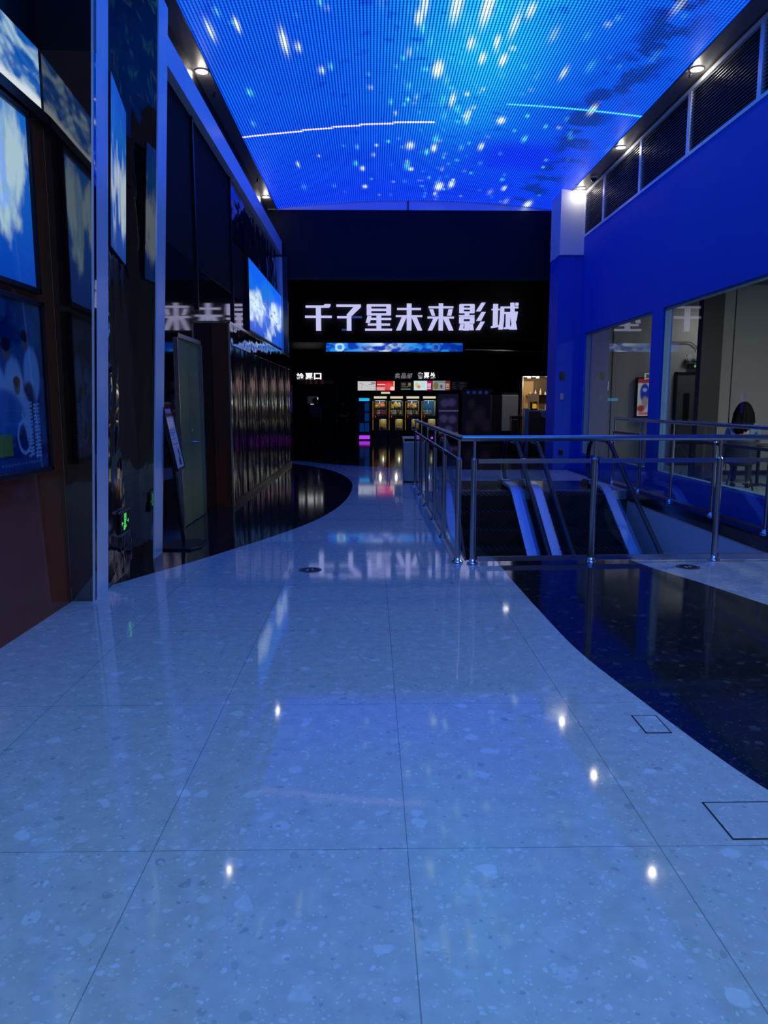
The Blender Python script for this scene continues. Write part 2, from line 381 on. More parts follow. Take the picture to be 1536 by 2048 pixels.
# slab edge and the walls of the void
MB().box(VX1, VX1+0.1, VY0, 12.9, -4.4, -0.15).build('wall_void_right', M['pale_paint'], kind='structure')
MB().box(VX0-0.1, VX0, VY0, VY1, -4.4, -0.15).build('wall_void_left', M['lobby_dark'], kind='structure')
MB().box(VX0-0.1, VX1+0.1, VY0-0.1, VY0, -4.4, -0.15).build('wall_void_front', M['pale_paint'], kind='structure')
MB().box(VX0-0.1, VX1+0.1, VY1, VY1+0.1, -4.4, -0.15).build('wall_void_back', M['lobby_dark'], kind='structure')
MB().box(VX0-0.1, VX1+0.1, VY0-4, VY1+0.1, -4.6, -4.4).build('floor_lower', M['lobby_dark'], kind='structure')
MB().box(VX1-0.012, VX1, VY0, VY1, -0.16, 0.012).box(VX0, VX0+0.012, VY0, VY1, -0.16, 0.012).build('trim_5', M['dark_steel'], kind='structure')

# ---- right wall: sill, piers between the windows, wide blue header, louvre frieze
wr = MB()
wr.box(X_R, X_R+0.16, -3, 17.9, 0, 0.36); wr.box(X_R, X_R+0.16, -3, 17.9, 3.04, 5.15)
wr.box(X_R, X_R+0.16, 16.95, 17.9, 0.36, 3.04); wr.box(X_R, X_R+0.16, 12.44, 12.92, 0.36, 3.04); wr.box(X_R, X_R+0.16, -3, 4.6, 0.36, 3.04)
wr.build('wall_right', M['blue_paint'], kind='structure')
MB().box(X_R+0.10, X_R+0.16, -3, 17.9, 5.15, 6.6).build('wall_right_frieze_backing', M['black'], kind='structure')
for n, (a, b) in enumerate(((12.92, 16.95), (4.6, 12.44)), 1):
    g = MB().box(X_R+0.075, X_R+0.085, a+0.03, b-0.03, 0.39, 3.01).build('window_%d' % n, M['window_glass'], kind='structure')
    fr = MB(); fr.box(X_R+0.03, X_R+0.13, a, a+0.03, 0.36, 3.04); fr.box(X_R+0.03, X_R+0.13, b-0.03, b, 0.36, 3.04)
    fr.box(X_R+0.03, X_R+0.13, a, b, 0.36, 0.39); fr.box(X_R+0.03, X_R+0.13, a, b, 3.01, 3.04)
    fr.build('window_frame', M['frame_blue'], g)
# blue pier at the far end of the right wall, pale above
MB().box(4.21, X_R, 17.35, 18.2, 0, 4.78).box(4.74, 8.2, 18.45, 18.6, 0, 6.4).build('wall_end_pier', M['blue_paint'], kind='structure')
MB().box(4.20, X_R+0.1, 17.30, 18.2, 4.78, 6.5).build('trim_6', M['pale_paint'], kind='structure')

# ---- ceiling: dark slab over everything, soffit strips either side of the LED screen
MB().box(-6.2, 8.4, 1.5, 34.2, 6.62, 6.8).build('ceiling', M['lobby_dark'], kind='structure')
MB().box(4.44, X_R+0.1, 1.5, 17.3, Z_C, Z_C+0.12).build('ceiling_soffit_right', M['soffit'], kind='structure')
MB().box(-2.52, -2.27, 1.5, 19.0, Z_C, Z_C+0.12).build('ceiling_soffit_left', M['soffit'], kind='structure')
MB().box(-2.275, -2.262, 1.5, 19.0, Z_C-0.015, Z_C+0.3).box(4.432, 4.446, 1.5, 19.0, Z_C-0.015, Z_C+0.3).build('trim_7', M['dark_steel'], kind='structure')
# fascia across the far end and the lunette over it
MB().box(-6.2, 4.4, 19.0, 19.15, 4.56, Z_C-0.02).build('wall_fascia', M['fascia'], kind='structure')
MB().box(-6.2, 8.2, 19.15, 28.0, Z_C-0.2, Z_C-0.1).box(-6.2, 4.4, 18.99, 19.15, 4.50, 4.56).build('ceiling_lobby', M['fascia_under'], kind='structure')
MB().box(-2.5, 0.88, 19.02, 19.1, Z_C-0.02, 6.6).box(0.91, 4.7, 19.02, 19.1, Z_C-0.02, 6.6).build('trim_8', M['satin_strip'], kind='structure')
MB().box(0.88, 0.91, 19.0, 19.06, Z_C-0.05, 6.6).build('trim_9', M['black'], kind='structure')
# lobby beyond
MB().box(-6.2, 8.2, 28.0, 28.2, 3.72, 6.6).build('wall_sign_fascia', M['fascia_under'], kind='structure')
MB().box(-6.2, 8.2, 28.2, 33.0, 3.74, 3.9).build('ceiling_back', M['lobby_dark'], kind='structure')
MB().box(-6.2, 8.2, 33.0, 33.2, 0, 3.9).build('wall_back', M['lobby_dark'], kind='structure')
MB().box(-4.2, 5.2, 32.66, 33.0, 1.95, 3.74).build('wall_menu_bulkhead', M['lobby_dark'], kind='structure')
MB().box(-6.2, -6.0, 19.0, 33.2, 0, 6.6).build('wall_lobby_left', M['lobby_dark'], kind='structure')
MB().box(8.2, 8.4, 18.5, 33.2, 0, 6.6).build('wall_lobby_right', M['lobby_dark'], kind='structure')
MB().box(-6.0, -2.6, 19.0, 19.2, 0, 6.6).build('wall_lobby_front', M['lobby_dark'], kind='structure')

# ---- left wall: folded glossy brown panels that lean in, with satin posts on the folds
LEAN = 0.052     # metres towards the corridor per metre of height
def lean(p, z): return (p[0] + LEAN*z, p[1], z)
def leaf(mb, a, b, z0, z1, t=0.05):
    a = Vector((a[0], a[1], 0)); b = Vector((b[0], b[1], 0)); n = Vector((-(b-a).y, (b-a).x, 0)).normalized()*t
    if n.x > 0 and abs(n.x) > 0.3*t: n = -n
    lo = [lean(a, z0), lean(b, z0), lean(b+n, z0), lean(a+n, z0)]; hi = [lean(a, z1), lean(b, z1), lean(b+n, z1), lean(a+n, z1)]
    mb.hexa(lo, hi)
nb = MB()
nb.hexa([(-2.50, -3, 0), (-2.325, -3, 0), (-2.295, 5.62, 0), (-2.50, 5.62, 0)], [(-2.50, -3, 3.42), (-2.325, -3, 3.42), (-2.295, 5.62, 3.42), (-2.50, 5.62, 3.42)])
nb.build('wall_left', M['brown_panel'], kind='structure')
nb = MB(); nb.hexa([(-2.50, -3, 3.92), (-2.325, -3, 3.92), (-2.295, 5.62, 3.92), (-2.50, 5.62, 3.92)], [(-2.50, -3, 6.15), (-2.325, -3, 6.15), (-2.295, 5.62, 6.15), (-2.50, 5.62, 6.15)])
nb.build('wall_left_upper', M['black'], kind='structure')
nb = MB(); nb.hexa([(-2.50, -3, 3.42), (-2.275, -3, 3.42), (-2.245, 5.62, 3.42), (-2.50, 5.62, 3.42)], [(-2.50, -3, 3.49), (-2.275, -3, 3.49), (-2.245, 5.62, 3.49), (-2.50, 5.62, 3.49)])
nb.build('trim_10', M['black'], kind='structure')
TOP = 5.42
def twist(a, b, la, lb, z1, mat, name, t=0.05, n=14):
    """glossy panel from a to b; each edge leans by its own amount"""
    mb = MB(); vs = []
    for k in range(n+1):
        z = z1*k/n; pa = Vector((a[0]+la*z, a[1], z)); pb = Vector((b[0]+lb*z, b[1], z)); d = pb-pa; nn = Vector((-d.y, d.x, 0)).normalized()*t
        vs += [pa, pb, pb+nn, pa+nn]
    fs = [(3, 2, 1, 0), (4*n, 4*n+1, 4*n+2, 4*n+3)]
    for k in range(n):
        for q in range(4): fs.append((4*k+q, 4*k+(q+1) % 4, 4*k+4+(q+1) % 4, 4*k+4+q))
    mb.add(vs, fs); return mb.build(name, mat, kind='structure')
twist((-2.296, 5.625), (-2.125, 5.64), 0.0, LEAN, 3.92, M['brown_mirror'], 'wall_left_fold')
MB().hexa([(-2.296, 5.625, 3.925), (-2.125+LEAN*3.925, 5.64, 3.925), (-2.125+LEAN*3.925, 5.69, 3.925), (-2.296, 5.69, 3.925)], [(-2.296, 5.625, 6.1), (-2.125+LEAN*6.1, 5.64, 6.1), (-2.125+LEAN*6.1, 5.69, 6.1), (-2.296, 5.69, 6.1)]).build('wall_left_fold_upper', M['black'], kind='structure')
twist((-2.15, 5.98), (-2.235, 7.20), LEAN, 0.0, 6.1, M['wavy'], 'wall_left_panel')
twist((-2.236, 7.20), (-2.13, 7.215), 0.0, LEAN, TOP, M['brown_mirror'], 'wall_left_fold_far')
def post(a, b, z1):
    mb = MB(); lo = [lean(p, 0) for p in (a, b, (b[0]-0.012, b[1]), (a[0]-0.012, a[1]))]; hi = [lean(p, z1) for p in (a, b, (b[0]-0.012, b[1]), (a[0]-0.012, a[1]))]
    mb.hexa(lo, hi); return mb
mb = post((-2.125, 5.62), (-2.15, 6.0), 6.1); mb.build('trim_11', M['satin_strip'], kind='structure')
mb = post((-2.12, 7.20), (-2.13, 7.53), 5.1); mb.build('trim_12', M['satin_strip'], kind='structure')
# long upright glossy wall behind the second post, to the lobby
lw = MB(); lw.box(-2.5, X_L, 7.3, 18.9, 2.30, 3.25); lw.box(-2.5, X_L, 7.3, 8.86, 0, 2.30); lw.box(-2.5, X_L, 10.14, 18.9, 0, 2.30)
lw.build('wall_left_far', M['brown_mirror'], kind='structure')
MB().box(-2.5, X_L, 7.3, 18.9, 3.25, 5.1).build('wall_left_far_upper', P('dark_brown_felt', (0.006, 0.003, 0.003), 0.7, ior=1.2), kind='structure')
MB().box(X_L, X_L+0.02, 12.6, 18.9, 4.16, 5.05).build('trim_21', P('rippled_steel_panel', (0.14, 0.12, 0.11), 0.10, metal=1.0, bump=(2.5, 0.05, (1, 0.7, 1))), kind='structure')
for q in (10.0, 12.55): MB().box(X_L, X_L+0.03, q, q+0.05, 2.7, 5.05).build('trim_%d' % (22 if q < 11 else 23), M['black'], kind='structure')
MB().box(-2.30, -2.16, 7.22, 18.95, 5.06, 5.38).build('trim_13', M['satin_strip'], kind='structure')
MB().box(-2.56, -2.50, 5.62, 19.0, 5.3, 6.3).box(-2.5, -2.32, 7.22, 18.95, 5.1, 5.42).build('wall_left_attic', M['black'], kind='structure')
MB().box(-2.44, -2.40, 7.3, 19.0, 5.72, 5.80).build('trim_14', M['chrome'], kind='structure')
MB().box(-2.28, -2.16, 18.91, 18.985, 0, 5.02).build('trim_15', M['satin_strip'], kind='structure')
MB().box(-2.16, -2.04, 18.93, 18.985, 0, 5.02).build('trim_16', M['dark_steel'], kind='structure')
# horizontal panel joints
MB().box(-2.257, -2.25, 7.55, 12.5, 3.25, 3.265).build('trim_17', M['dark_steel'], kind='structure')

# ---- olive double door in the left wall
dr = MB().box(-2.33, -2.275, 8.91, 9.495, 0.01, 2.26).box(-2.33, -2.275, 9.505, 10.09, 0.01, 2.26).build('door_1', M['door_green'], kind='structure')
MB().box(-2.34, -2.235, 8.86, 8.91, 0, 2.31).box(-2.34, -2.235, 10.09, 10.14, 0, 2.31).box(-2.34, -2.235, 8.86, 10.14, 2.26, 2.31).build('door_frame', M['steel'], dr)
MB().tube([(-2.275, 9.56, 1.02), (-2.215, 9.56, 1.02), (-2.21, 9.58, 1.02), (-2.21, 9.70, 1.02)], 0.011).lathe((-2.27, 9.56, 1.155), [(0.02, 0), (0.02, 0.03)]).build('door_handle', M['chrome'], dr)

# ================================================================== LED CEILING SCREEN
NU, NV = 150, 340; Y0, Y1 = 1.6, 19.0; XA, XB = -2.26, 4.43
U, V = uvgrid(NU, NV); XX = XA + U*(XB-XA); YY = Y0 + V*(Y1-Y0)
C = np.zeros(U.shape+(3,)) + np.array(s2l((4, 66, 205)))
far = ss(YY, 12.0, 19.0)
C = lerp(C, s2l((10, 40, 225)), far*0.8)
glow = np.exp(-(((XX-1.55)/1.0)**2 + ((YY-10.5)/3.4)**2)); C = lerp(C, s2l((22, 145, 245)), np.clip(glow*0.95, 0, 1))
glow2 = np.exp(-(((XX-1.2)/1.9)**2 + ((YY-3.0)/6.0)**2)); C = lerp(C, s2l((10, 95, 235)), np.clip(glow2*0.7, 0, 1))
C = lerp(C, s2l((12, 22, 235)), (ss(YY, 14.3, 15.2)*(1-ss(YY, 15.9, 16.6))*ss(XX, 1.5, 2.6)*(1-ss(XX, 3.3, 4.1)))*0.6)
C *= (0.82 + 0.36*fbm(U, V, 6, 20, 5, 4))[..., None]
# dark cloud down the right-hand side
cx = 3.72 + 0.10*np.sin(YY*1.3) - 0.0*YY
dk = np.exp(-((XX-cx)/0.36)**2) * ss(fbm(U, V, 22, 60, 77, 4), 0.46, 0.60)
C = lerp(C, s2l((6, 40, 110)), np.clip(dk*1.2, 0, 0.88))
dk2 = ss(fbm(U, V, 40, 90, 99, 3), 0.76, 0.80); C = lerp(C, s2l((6, 30, 150)), dk2*0.5)
# star streaks, long along Y
def star(C, x, y, rx, ry, col, k):
    d = ((XX-x)/rx)**2 + ((YY-y)/ry)**2; return lerp(C, col, np.clip(np.exp(-d)*k, 0, 1))
white = s2l((225, 255, 235)); cyan = s2l((90, 225, 245)); soft = s2l((80, 170, 255))
for i in range(300):
    x = rng.uniform(XA, XB); y = rng.uniform(4, 18.9)
    if rng.random() < 0.62: x = rng.normal(1.5, 0.75)
    big = rng.random()
    C = star(C, x, y, 0.022+0.03*big**6, 0.06+0.17*big**3, (white if rng.random() < 0.25 else cyan if rng.random() < 0.5 else soft), 0.15+0.75*rng.random()**2)
for i in range(50):
    x = rng.uniform(XA, XB); y = rng.uniform(-6, 6)
    C = star(C, x, y, 0.03+0.06*rng.random()**3, 0.1+0.3*rng.random(), white if rng.random() < 0.4 else cyan, 0.9)
for px, py, rx, ry, k in ((876, 150, 0.09, 0.27, 1.4), (568, 82, 0.055, 0.36, 1.0), (421, 45, 0.04, 0.3, 0.8), (878, 380, 0.11, 0.30, 1.2), (1055, 405, 0.10, 0.34, 1.0),
                          (1006, 130, 0.06, 0.2, 1.1), (965, 128, 0.05, 0.2, 1.1), (995, 95, 0.04, 0.2, 1.0), (1062, 32, 0.05, 0.22, 0.9), (838, 48, 0.05, 0.22, 1.0),
                          (1002, 248, 0.08, 0.16, 1.1), (962, 300, 0.05, 0.22, 0.9), (868, 305, 0.06, 0.22, 1.0), (730, 378, 0.06, 0.14, 1.0), (725, 342, 0.05, 0.16, 0.9),
                          (820, 300, 0.10, 0.22, 0.7), (822, 346, 0.06, 0.12, 0.9), (596, 95, 0.04, 0.16, 0.8), (1185, 215, 0.06, 0.24, 0.8), (1128, 150, 0.04, 0.24, 0.7),
                          (643, 144, 0.04, 0.14, 0.8), (595, 325, 0.03, 0.2, 0.8), (746, 316, 0.03, 0.14, 0.8), (1008, 378, 0.05, 0.2, 0.9), (935, 240, 0.06, 0.3, 0.7),
                          (474, 40, 0.03, 0.2, 0.8), (905, 210, 0.05, 0.3, 0.8), (975, 28, 0.09, 0.5, 0.9), (915, 20, 0.09, 0.5, 0.8), (850, 20, 0.06, 0.4, 0.7), (1030, 60, 0.05, 0.4, 0.7)):
    p = on(px, py, 2, 6.27); C = star(C, p.x, p.y, rx*0.55, ry*0.72, white, k)
# stuck rows of the display
i14 = np.argmin(np.abs(np.linspace(Y0, Y1, NV+1) - 14.1)); i13 = np.argmin(np.abs(np.linspace(Y0, Y1, NV+1) - 13.0))
xs = np.linspace(XA, XB, NU+1)
for k, x in enumerate(xs):
    if x < 1.1: C[i14 - int(0.9*ss(np.array(x), -2.2, 1.1)*5), k] = np.array(s2l((245, 225, 250))) * (1.2 if (k % 9) else 1.0) * np.array((1.0, 0.75 if k % 4 == 0 else 1, 1))
    if x > 2.2: C[i13, k] = np.array(s2l((70, 205, 255)))
zv = lambda U, V: 0.20*(1-(2*U-1)**2)
ledc = thing('led_ceiling_screen', (1.085, 10.3, Z_C), 'huge vaulted ceiling screen showing white and cyan stars streaking over blue', 'screen')
picture('screen_face', (XA, Y0, Z_C), (XB-XA, 0, 0), (0, Y1-Y0, 0), NU, NV, C, M['led_ceiling'], ledc, vault=zv)
picture('backing_tray', (XA, Y0, Z_C+0.03), (XB-XA, 0, 0), (0, Y1-Y0, 0), 24, 2, np.zeros((3, 25, 3)), M['black'], ledc, vault=zv)

# ================================================================== LEFT SIDE OBJECTS
def poster(y0, y1, z0, z1, label, Cc, nu, nv, mat, x=-2.296, lit=False, group=None):
    t = thing('wall_poster', (x, (y0+y1)/2, z0), label, 'poster', group)
    fr = MB(); w = 0.035
    fr.box(x, x+0.045, y0, y0+w, z0, z1); fr.box(x, x+0.045, y1-w, y1, z0, z1); fr.box(x, x+0.045, y0, y1, z0, z0+w); fr.box(x, x+0.045, y0, y1, z1-w, z1)
    fr.build('frame', M['black'], t, bevel=0.004)
    picture('picture', (x+0.022, y0+w, z0+w), (0, y1-y0-2*w, 0), (0, 0, z1-z0-2*w), nu, nv, Cc, mat, t)
    MB().box(x+0.030, x+0.034, y0+w, y1-w, z0+w, z1-w).build('glass_cover', M['glass'], t)
    return t
# upper poster: sky reflection in its glass, painted as a glowing picture
poster(4.46, 5.34, 2.24, 3.40, 'poster covered by a painted, glowing reflection of sky and clouds, above the poster of people', clouds(60, 80, 21, horizon=0.68), 60, 80, M['reflected_sky'], x=-2.30)
# lower printed poster: several people in white, yellow block, white brush lettering
NUp, NVp = 110, 150; U, V = uvgrid(NUp, NVp)
n = fbm(U, V, 5, 6, 3, 4)
C = np.zeros(U.shape+(3,)) + np.array(s2l((60, 110, 150))); C = lerp(C, s2l((20, 50, 110)), ss(n, 0.4, 0.65)); C = lerp(C, s2l((110, 150, 160)), ss(U+V, 1.2, 1.9)*0.6)
for hx, hy, s in ((0.72, 0.77, 1.0), (0.42, 0.70, 1.1), (0.15, 0.66, 1.2), (0.55, 0.50, 0.9)):
    C = fill(C, ell(U, V, hx+0.08*s, hy-0.20*s, 0.13*s, 0.17*s), (205, 225, 235), 0.95)
    C = fill(C, ell(U, V, hx+0.02, hy-0.36*s, 0.10*s, 0.12*s), (40, 45, 80), 0.95)
    C = fill(C, ell(U, V, hx, hy, 0.055*s, 0.055*s), (150, 125, 110)); C = fill(C, ell(U, V, hx, hy+0.03*s, 0.06*s, 0.035*s), (35, 35, 45))
C = fill(C, ell(U, V, 0.33, 0.33, 0.3, 0.15), (70, 130, 185), 0.9)
C = fill(C, ss(0.17-V+0.02*np.sin(U*12), 0, 0.02), (35, 55, 120)); C = fill(C, rect(U, V, 0.0, 0.42, 0.10, 0.22), (170, 175, 40), 0.9)
C = fill(C, ss(0.09-V, 0, 0.02), (60, 90, 140))
ring = np.abs(np.hypot((U-0.62)/0.10, (V-0.20)/0.095)-1) < 0.13
C = fill(C, ring | seg(U, V, 0.62, 0.295, 0.70, 0.34, 0.008) | seg(U, V, 0.62, 0.30, 0.60, 0.34, 0.009), (215, 225, 240))
for col_x in (0.72, 0.84):
    for r in range(5):
        cy = 0.38 - r*0.068 - (0.01 if col_x > 0.8 else 0)
        for k in range(3):
            C = fill(C, seg(U, V, col_x-0.045, cy+0.022-k*0.022, col_x+0.045, cy+0.024-k*0.022, 0.0065), (215, 225, 240))
        C = fill(C, seg(U, V, col_x+rng.uniform(-.03, .03), cy+0.028, col_x+rng.uniform(-.03, .03), cy-0.028, 0.008), (215, 225, 240))
for k in range(14): C = fill(C, rect(U, V, 0.25+k*0.045, 0.275+k*0.045, 0.035, 0.05), (150, 175, 205), 0.7)
poster(4.40, 5.36, 1.03, 2.19, 'framed film poster of people in white shirts with brush lettering', C, NUp, NVp, M['poster_print'], x=-2.30)
# glowing band added above the posters, imitating sky reflected in the wall
lb = thing('sky_reflection_band', (-2.30, 2.0, 3.49), 'long glowing band imitating a rippling sky reflection above the wall posters', 'screen')
MB().box(-2.50, -2.335, -2.9, 5.60, 3.495, 3.915).build('cabinet', M['black'], lb)
U, V = uvgrid(420, 28); n = fbm(U, V, 40, 5, 12, 5); Cc = np.zeros(U.shape+(3,)) + np.array(s2l((20, 90, 180)))
Cc = lerp(Cc, s2l((150, 185, 215)), ss(n-0.35*V, 0.16, 0.42)); Cc *= (0.72+0.45*np.sin(V*34+np.sin(U*60)*3+U*210)*0.5+0.2)[..., None]; Cc = lerp(Cc, s2l((215, 225, 230)), ss(0.26-V+0.1*(n-0.5), 0, 0.1))
picture('screen_face', (-2.31, -3.0, 3.495), (0.02, 8.60, 0), (0, 0, 0.42), 420, 28, Cc, M['sky_glow'], lb)
# tall glowing panel added between the posts, imitating clouds reflected in the rippled wall
lp = thing('cloud_reflection_panel', (-2.0, 6.5, 2.75), 'narrow tall glowing panel imitating clouds reflected between the two satin posts', 'screen')
def lx(y, z, off=0.0):
    t = (y-5.98)/1.22; return (-2.15+LEAN*z)*(1-t) + (-2.235)*t + off
ly0, ly1, lz0, lz1 = 6.03, 6.85, 2.70, 3.95
o = Vector((lx(ly0, lz0, 0.022), ly0, lz0)); du = Vector((lx(ly1, lz0, 0.022), ly1, lz0))-o; dv = Vector((lx(ly0, lz1, 0.022), ly0, lz1))-o
b_ = Vector((-0.018, 0, 0))
MB().hexa([o+b_, o+du+b_, o+du+b_*0.3, o+b_*0.3], [o+dv+b_, o+du+dv+b_, o+du+dv+b_*0.3, o+dv+b_*0.3]).build('cabinet', M['black'], lp)
Cc = clouds(40, 90, 63, horizon=0.45)*0.62; U, V = uvgrid(40, 90); Cc = lerp(Cc, s2l((14, 70, 185)), ss(V, 0.75, 0.95)*0.8); Cc = lerp(Cc, s2l((20, 60, 140)), ss(0.18-V, 0, 0.1)*0.8)
picture('screen_face', o, du, dv, 40, 90, Cc, M['sky_glow'], lp)

# exit sign low on the rippled wall
ex = thing('exit_sign', (-2.1, 6.5, 0.4), 'small green running-man exit sign low on the brown wall panel', 'exit sign')
def wl(y, z, off): return (lx(y, z, off), y, z)
def plate(mb, y0, y1, z0, z1, o0, o1):
    mb.hexa([wl(y0, z0, o0), wl(y1, z0, o0), wl(y1, z0, o1), wl(y0, z0, o1)], [wl(y0, z1, o0), wl(y1, z1, o0), wl(y1, z1, o1), wl(y0, z1, o1)]); return mb
plate(MB(), 6.33, 6.66, 0.40, 0.565, 0.003, 0.022).build('housing', M['black'], ex)
plate(MB(), 6.32, 6.67, 0.57, 0.588, 0.003, 0.028).build('trim_bar', M['steel'], ex); plate(MB(), 6.32, 6.67, 0.378, 0.396, 0.003, 0.028).build('trim_bar', M['steel'], ex)
g = MB()
for a in ((6.46, 6.53, 0.545, 0.555), (6.46, 6.472, 0.45, 0.555), (6.52, 6.532, 0.50, 0.555), (6.49, 6.51, 0.515, 0.54), (6.475, 6.53, 0.49, 0.505), (6.49, 6.51, 0.46, 0.49), (6.50, 6.53, 0.43, 0.455), (6.44, 6.46, 0.415, 0.455), (6.47, 6.49, 0.415, 0.45)): plate(g, *a, 0.0225, 0.0245)
for y, d in ((6.40, 1), (6.59, -1)):
    ar = MB(); plate(ar, y-0.022, y+0.022, 0.474, 0.484, 0.0225, 0.0245); plate(ar, min(y-0.022*d, y-0.010*d), max(y-0.022*d, y-0.010*d), 0.464, 0.494, 0.0225, 0.0245); ar.build('arrow', M['green_glow'], ex)
g.build('running_man_symbol', M['green_glow'], ex)

# leaning notice stand by the second post
ns = thing('notice_stand', (-1.98, 7.85, 0), 'leaning notice board on a black pole stand beside the olive door', 'sign stand')
MB().prism([(-2.18, 7.62), (-1.86, 7.60), (-1.78, 7.75), (-1.78, 8.05), (-1.88, 8.18), (-2.18, 8.20)], 0.0, 0.022, 'z').build('base', M['black'], ns, bevel=0.004)
MB().tube([(-2.0, 7.90, 0.02), (-2.035, 7.90, 0.4), (-2.10, 7.88, 1.1)], 0.018).build('pole', M['black'], ns)
def bd(y, t, off):     # board leans back (towards the wall) and is turned towards the camera a little
    return Vector((-1.985 + (y-7.95)*(-0.10) - 0.125*t + off, y, 0.84 + 0.66*t))
fr = MB(); fr.hexa([bd(7.50, -0.02, -0.03), bd(8.0, -0.02, -0.03), bd(8.0, -0.02, -0.004), bd(7.50, -0.02, -0.004)], [bd(7.50, 1.02, -0.03), bd(8.0, 1.02, -0.03), bd(8.0, 1.02, -0.004), bd(7.50, 1.02, -0.004)])
for a, b in (((7.50, -0.02), (7.52, 1.02)), ((7.98, -0.02), (8.0, 1.02)), ((7.50, -0.02), (8.0, 0.015)), ((7.50, 0.985), (8.0, 1.02))):
    fr.hexa([bd(a[0], a[1], -0.004), bd(b[0], a[1], -0.004), bd(b[0], a[1], 0.008), bd(a[0], a[1], 0.008)], [bd(a[0], b[1], -0.004), bd(b[0], b[1], -0.004), bd(b[0], b[1], 0.008), bd(a[0], b[1], 0.008)])
fr.build('board_frame', M['black'], ns)
U, V = uvgrid(60, 80); C = np.zeros(U.shape+(3,)) + np.array(s2l((225, 228, 235))); C = fill(C, V > 0.80, (200, 30, 50)); C = fill(C, rect(U, V, 0.15, 0.85, 0.86, 0.93), (240, 225, 225))
for r in range(9): C = fill(C, rect(U, V, 0.12, 0.60+0.25*rng.random(), 0.73-r*0.045, 0.738-r*0.045), (120, 140, 180))
C = fill(C, seg(U, V, 0.5, 0.05, 0.75, 0.28, 0.02) | seg(U, V, 0.55, 0.28, 0.9, 0.16, 0.015) | (ell(U, V, 0.62, 0.10, 0.14, 0.07) > 0.5), (30, 35, 90))
o = bd(7.52, 0.015, 0.001); picture('notice_sheet', o, bd(7.98, 0.015, 0.001)-o, bd(7.52, 0.985, 0.001)-o, 60, 80, C, M['poster_print'], ns)

# shop portal box with smoked mirror doors
PX = -2.0; py0, py1, pz = 10.86, 18.88, 2.64
sp = thing('shop_portal', (-2.12, 14.9, 0), 'dark mirrored shop front box with a brown end panel along the left wall', 'shop front')
MB().box(X_L+0.003, PX-0.02, py0, py0+0.05, 0, pz-0.02).build('end_panel', M['brown_matt'], sp)
MB().box(PX-0.02, PX+0.006, py0-0.01, py0+0.03, 0, pz).box(X_L+0.003, PX+0.006, py0-0.01, py0+0.03, pz-0.02, pz+0.01).box(X_L+0.003, PX+0.006, py0, py1, pz-0.02, pz+0.01).build('edge_trim', M['chrome'], sp)
hm = P('rippled_steel_header', (0.35, 0.38, 0.45), 0.06, metal=1.0, bump=(4.0, 0.010, (1, 0.6, 1)))
MB().box(X_L+0.003, PX, py0+0.03, py1, 2.33, pz-0.02).build('header_panel', hm, sp)
for k in range(6):
    a = py0+0.04+k*1.335; MB().box(X_L+0.01, PX-0.015, a+0.012, a+1.325, 0.08, 2.33).build('door_panel', M['smoked'], sp)
    MB().box(PX-0.02, PX-0.002, a+1.322, a+1.338, 0.08, 2.33).build('door_stile', M['dark_steel'], sp)
MB().box(X_L+0.003, PX-0.005, py0+0.03, py1, 0, 0.08).build('plinth', M['black'], sp)

# mirrored cloud image above the shop portal, built as a glowing board
cs = thing('cloud_reflection_board', (-2.22, 16.4, 2.75), 'large bright reflection of clouds and birds, built as a glowing board above the shop front', 'screen')
MB().box(X_L+0.002, -2.20, 13.95, 18.9, 2.80, 4.12).build('cabinet', M['black'], cs)
Cc = clouds(130, 50, 33, birds=True, horizon=0.48); U, V = uvgrid(130, 50); Cc = lerp(Cc, s2l((10, 90, 235)), ss(V+0.12*np.sin(U*9), 0.72, 0.92)*0.85)
Cc = fill(Cc, np.abs(U-0.5) < 0.006, (30, 60, 130), 0.8)
picture('screen_face', (-2.197, 13.98, 2.83), (0, 4.89, 0), (0, 0, 1.26), 130, 50, Cc*1.15, M['sky_glow'], cs)

# ================================================================== LIGHTS AND FITTINGS ON THE SOFFITS
def downlight(x, y, label, power=3.5):
    t = thing('downlight', (x, y, Z_C-0.02), label, 'ceiling light', 'recessed downlights on the soffits')
    MB().lathe((x, y, Z_C), [(0.098, 0.0), (0.098, -0.012), (0.074, -0.014), (0.072, 0.0)]).build('trim_ring', M['white'], t)
    MB().lathe((x, y, Z_C-0.013), [(0.072, 0), (0.072, 0.008)]).build('lens', M['down_glow'], t)
    lamp('downlight_lamp', (x, y, Z_C-0.07), power, (1.0, 0.90, 0.74), 0.04, parent=t)
downlight(4.575, 11.23, 'nearest visible downlight above the right louvre frieze')
downlight(4.575, 14.48, 'middle downlight above the right louvre frieze')
downlight(4.575, 17.1, 'farthest downlight of the right soffit, over the pale pier')
downlight(-2.385, 11.42, 'near downlight on the left soffit above the blue beam')
downlight(-2.385, 17.92, 'far downlight on the left soffit by the dark fascia')
def sprinkler(px, py, x, label):
    y = on(px, py, 0, x).y
    t = MB().lathe((x, y, Z_C-0.075), [(0.012, 0.075), (0.012, 0.03), (0.028, 0.026), (0.028, 0.020), (0.008, 0.018), (0.006, 0.004), (0.024, 0.003), (0.024, 0.0)], 12)
    tag(t.build('sprinkler_head', M['dark_steel']), label, 'sprinkler', 'fire sprinklers on the soffits')
sprinkler(428, 170, -2.36, 'dark sprinkler head just beyond the near left downlight')
sprinkler(515, 345, -2.36, 'dark sprinkler head before the far left downlight')
sprinkler(1380, 156, 4.52, 'dark sprinkler head beside the nearest right downlight')
dc = thing('dome_camera', (4.62, 16.3, Z_C-0.1), 'black dome security camera beside the farthest right downlight', 'security camera')
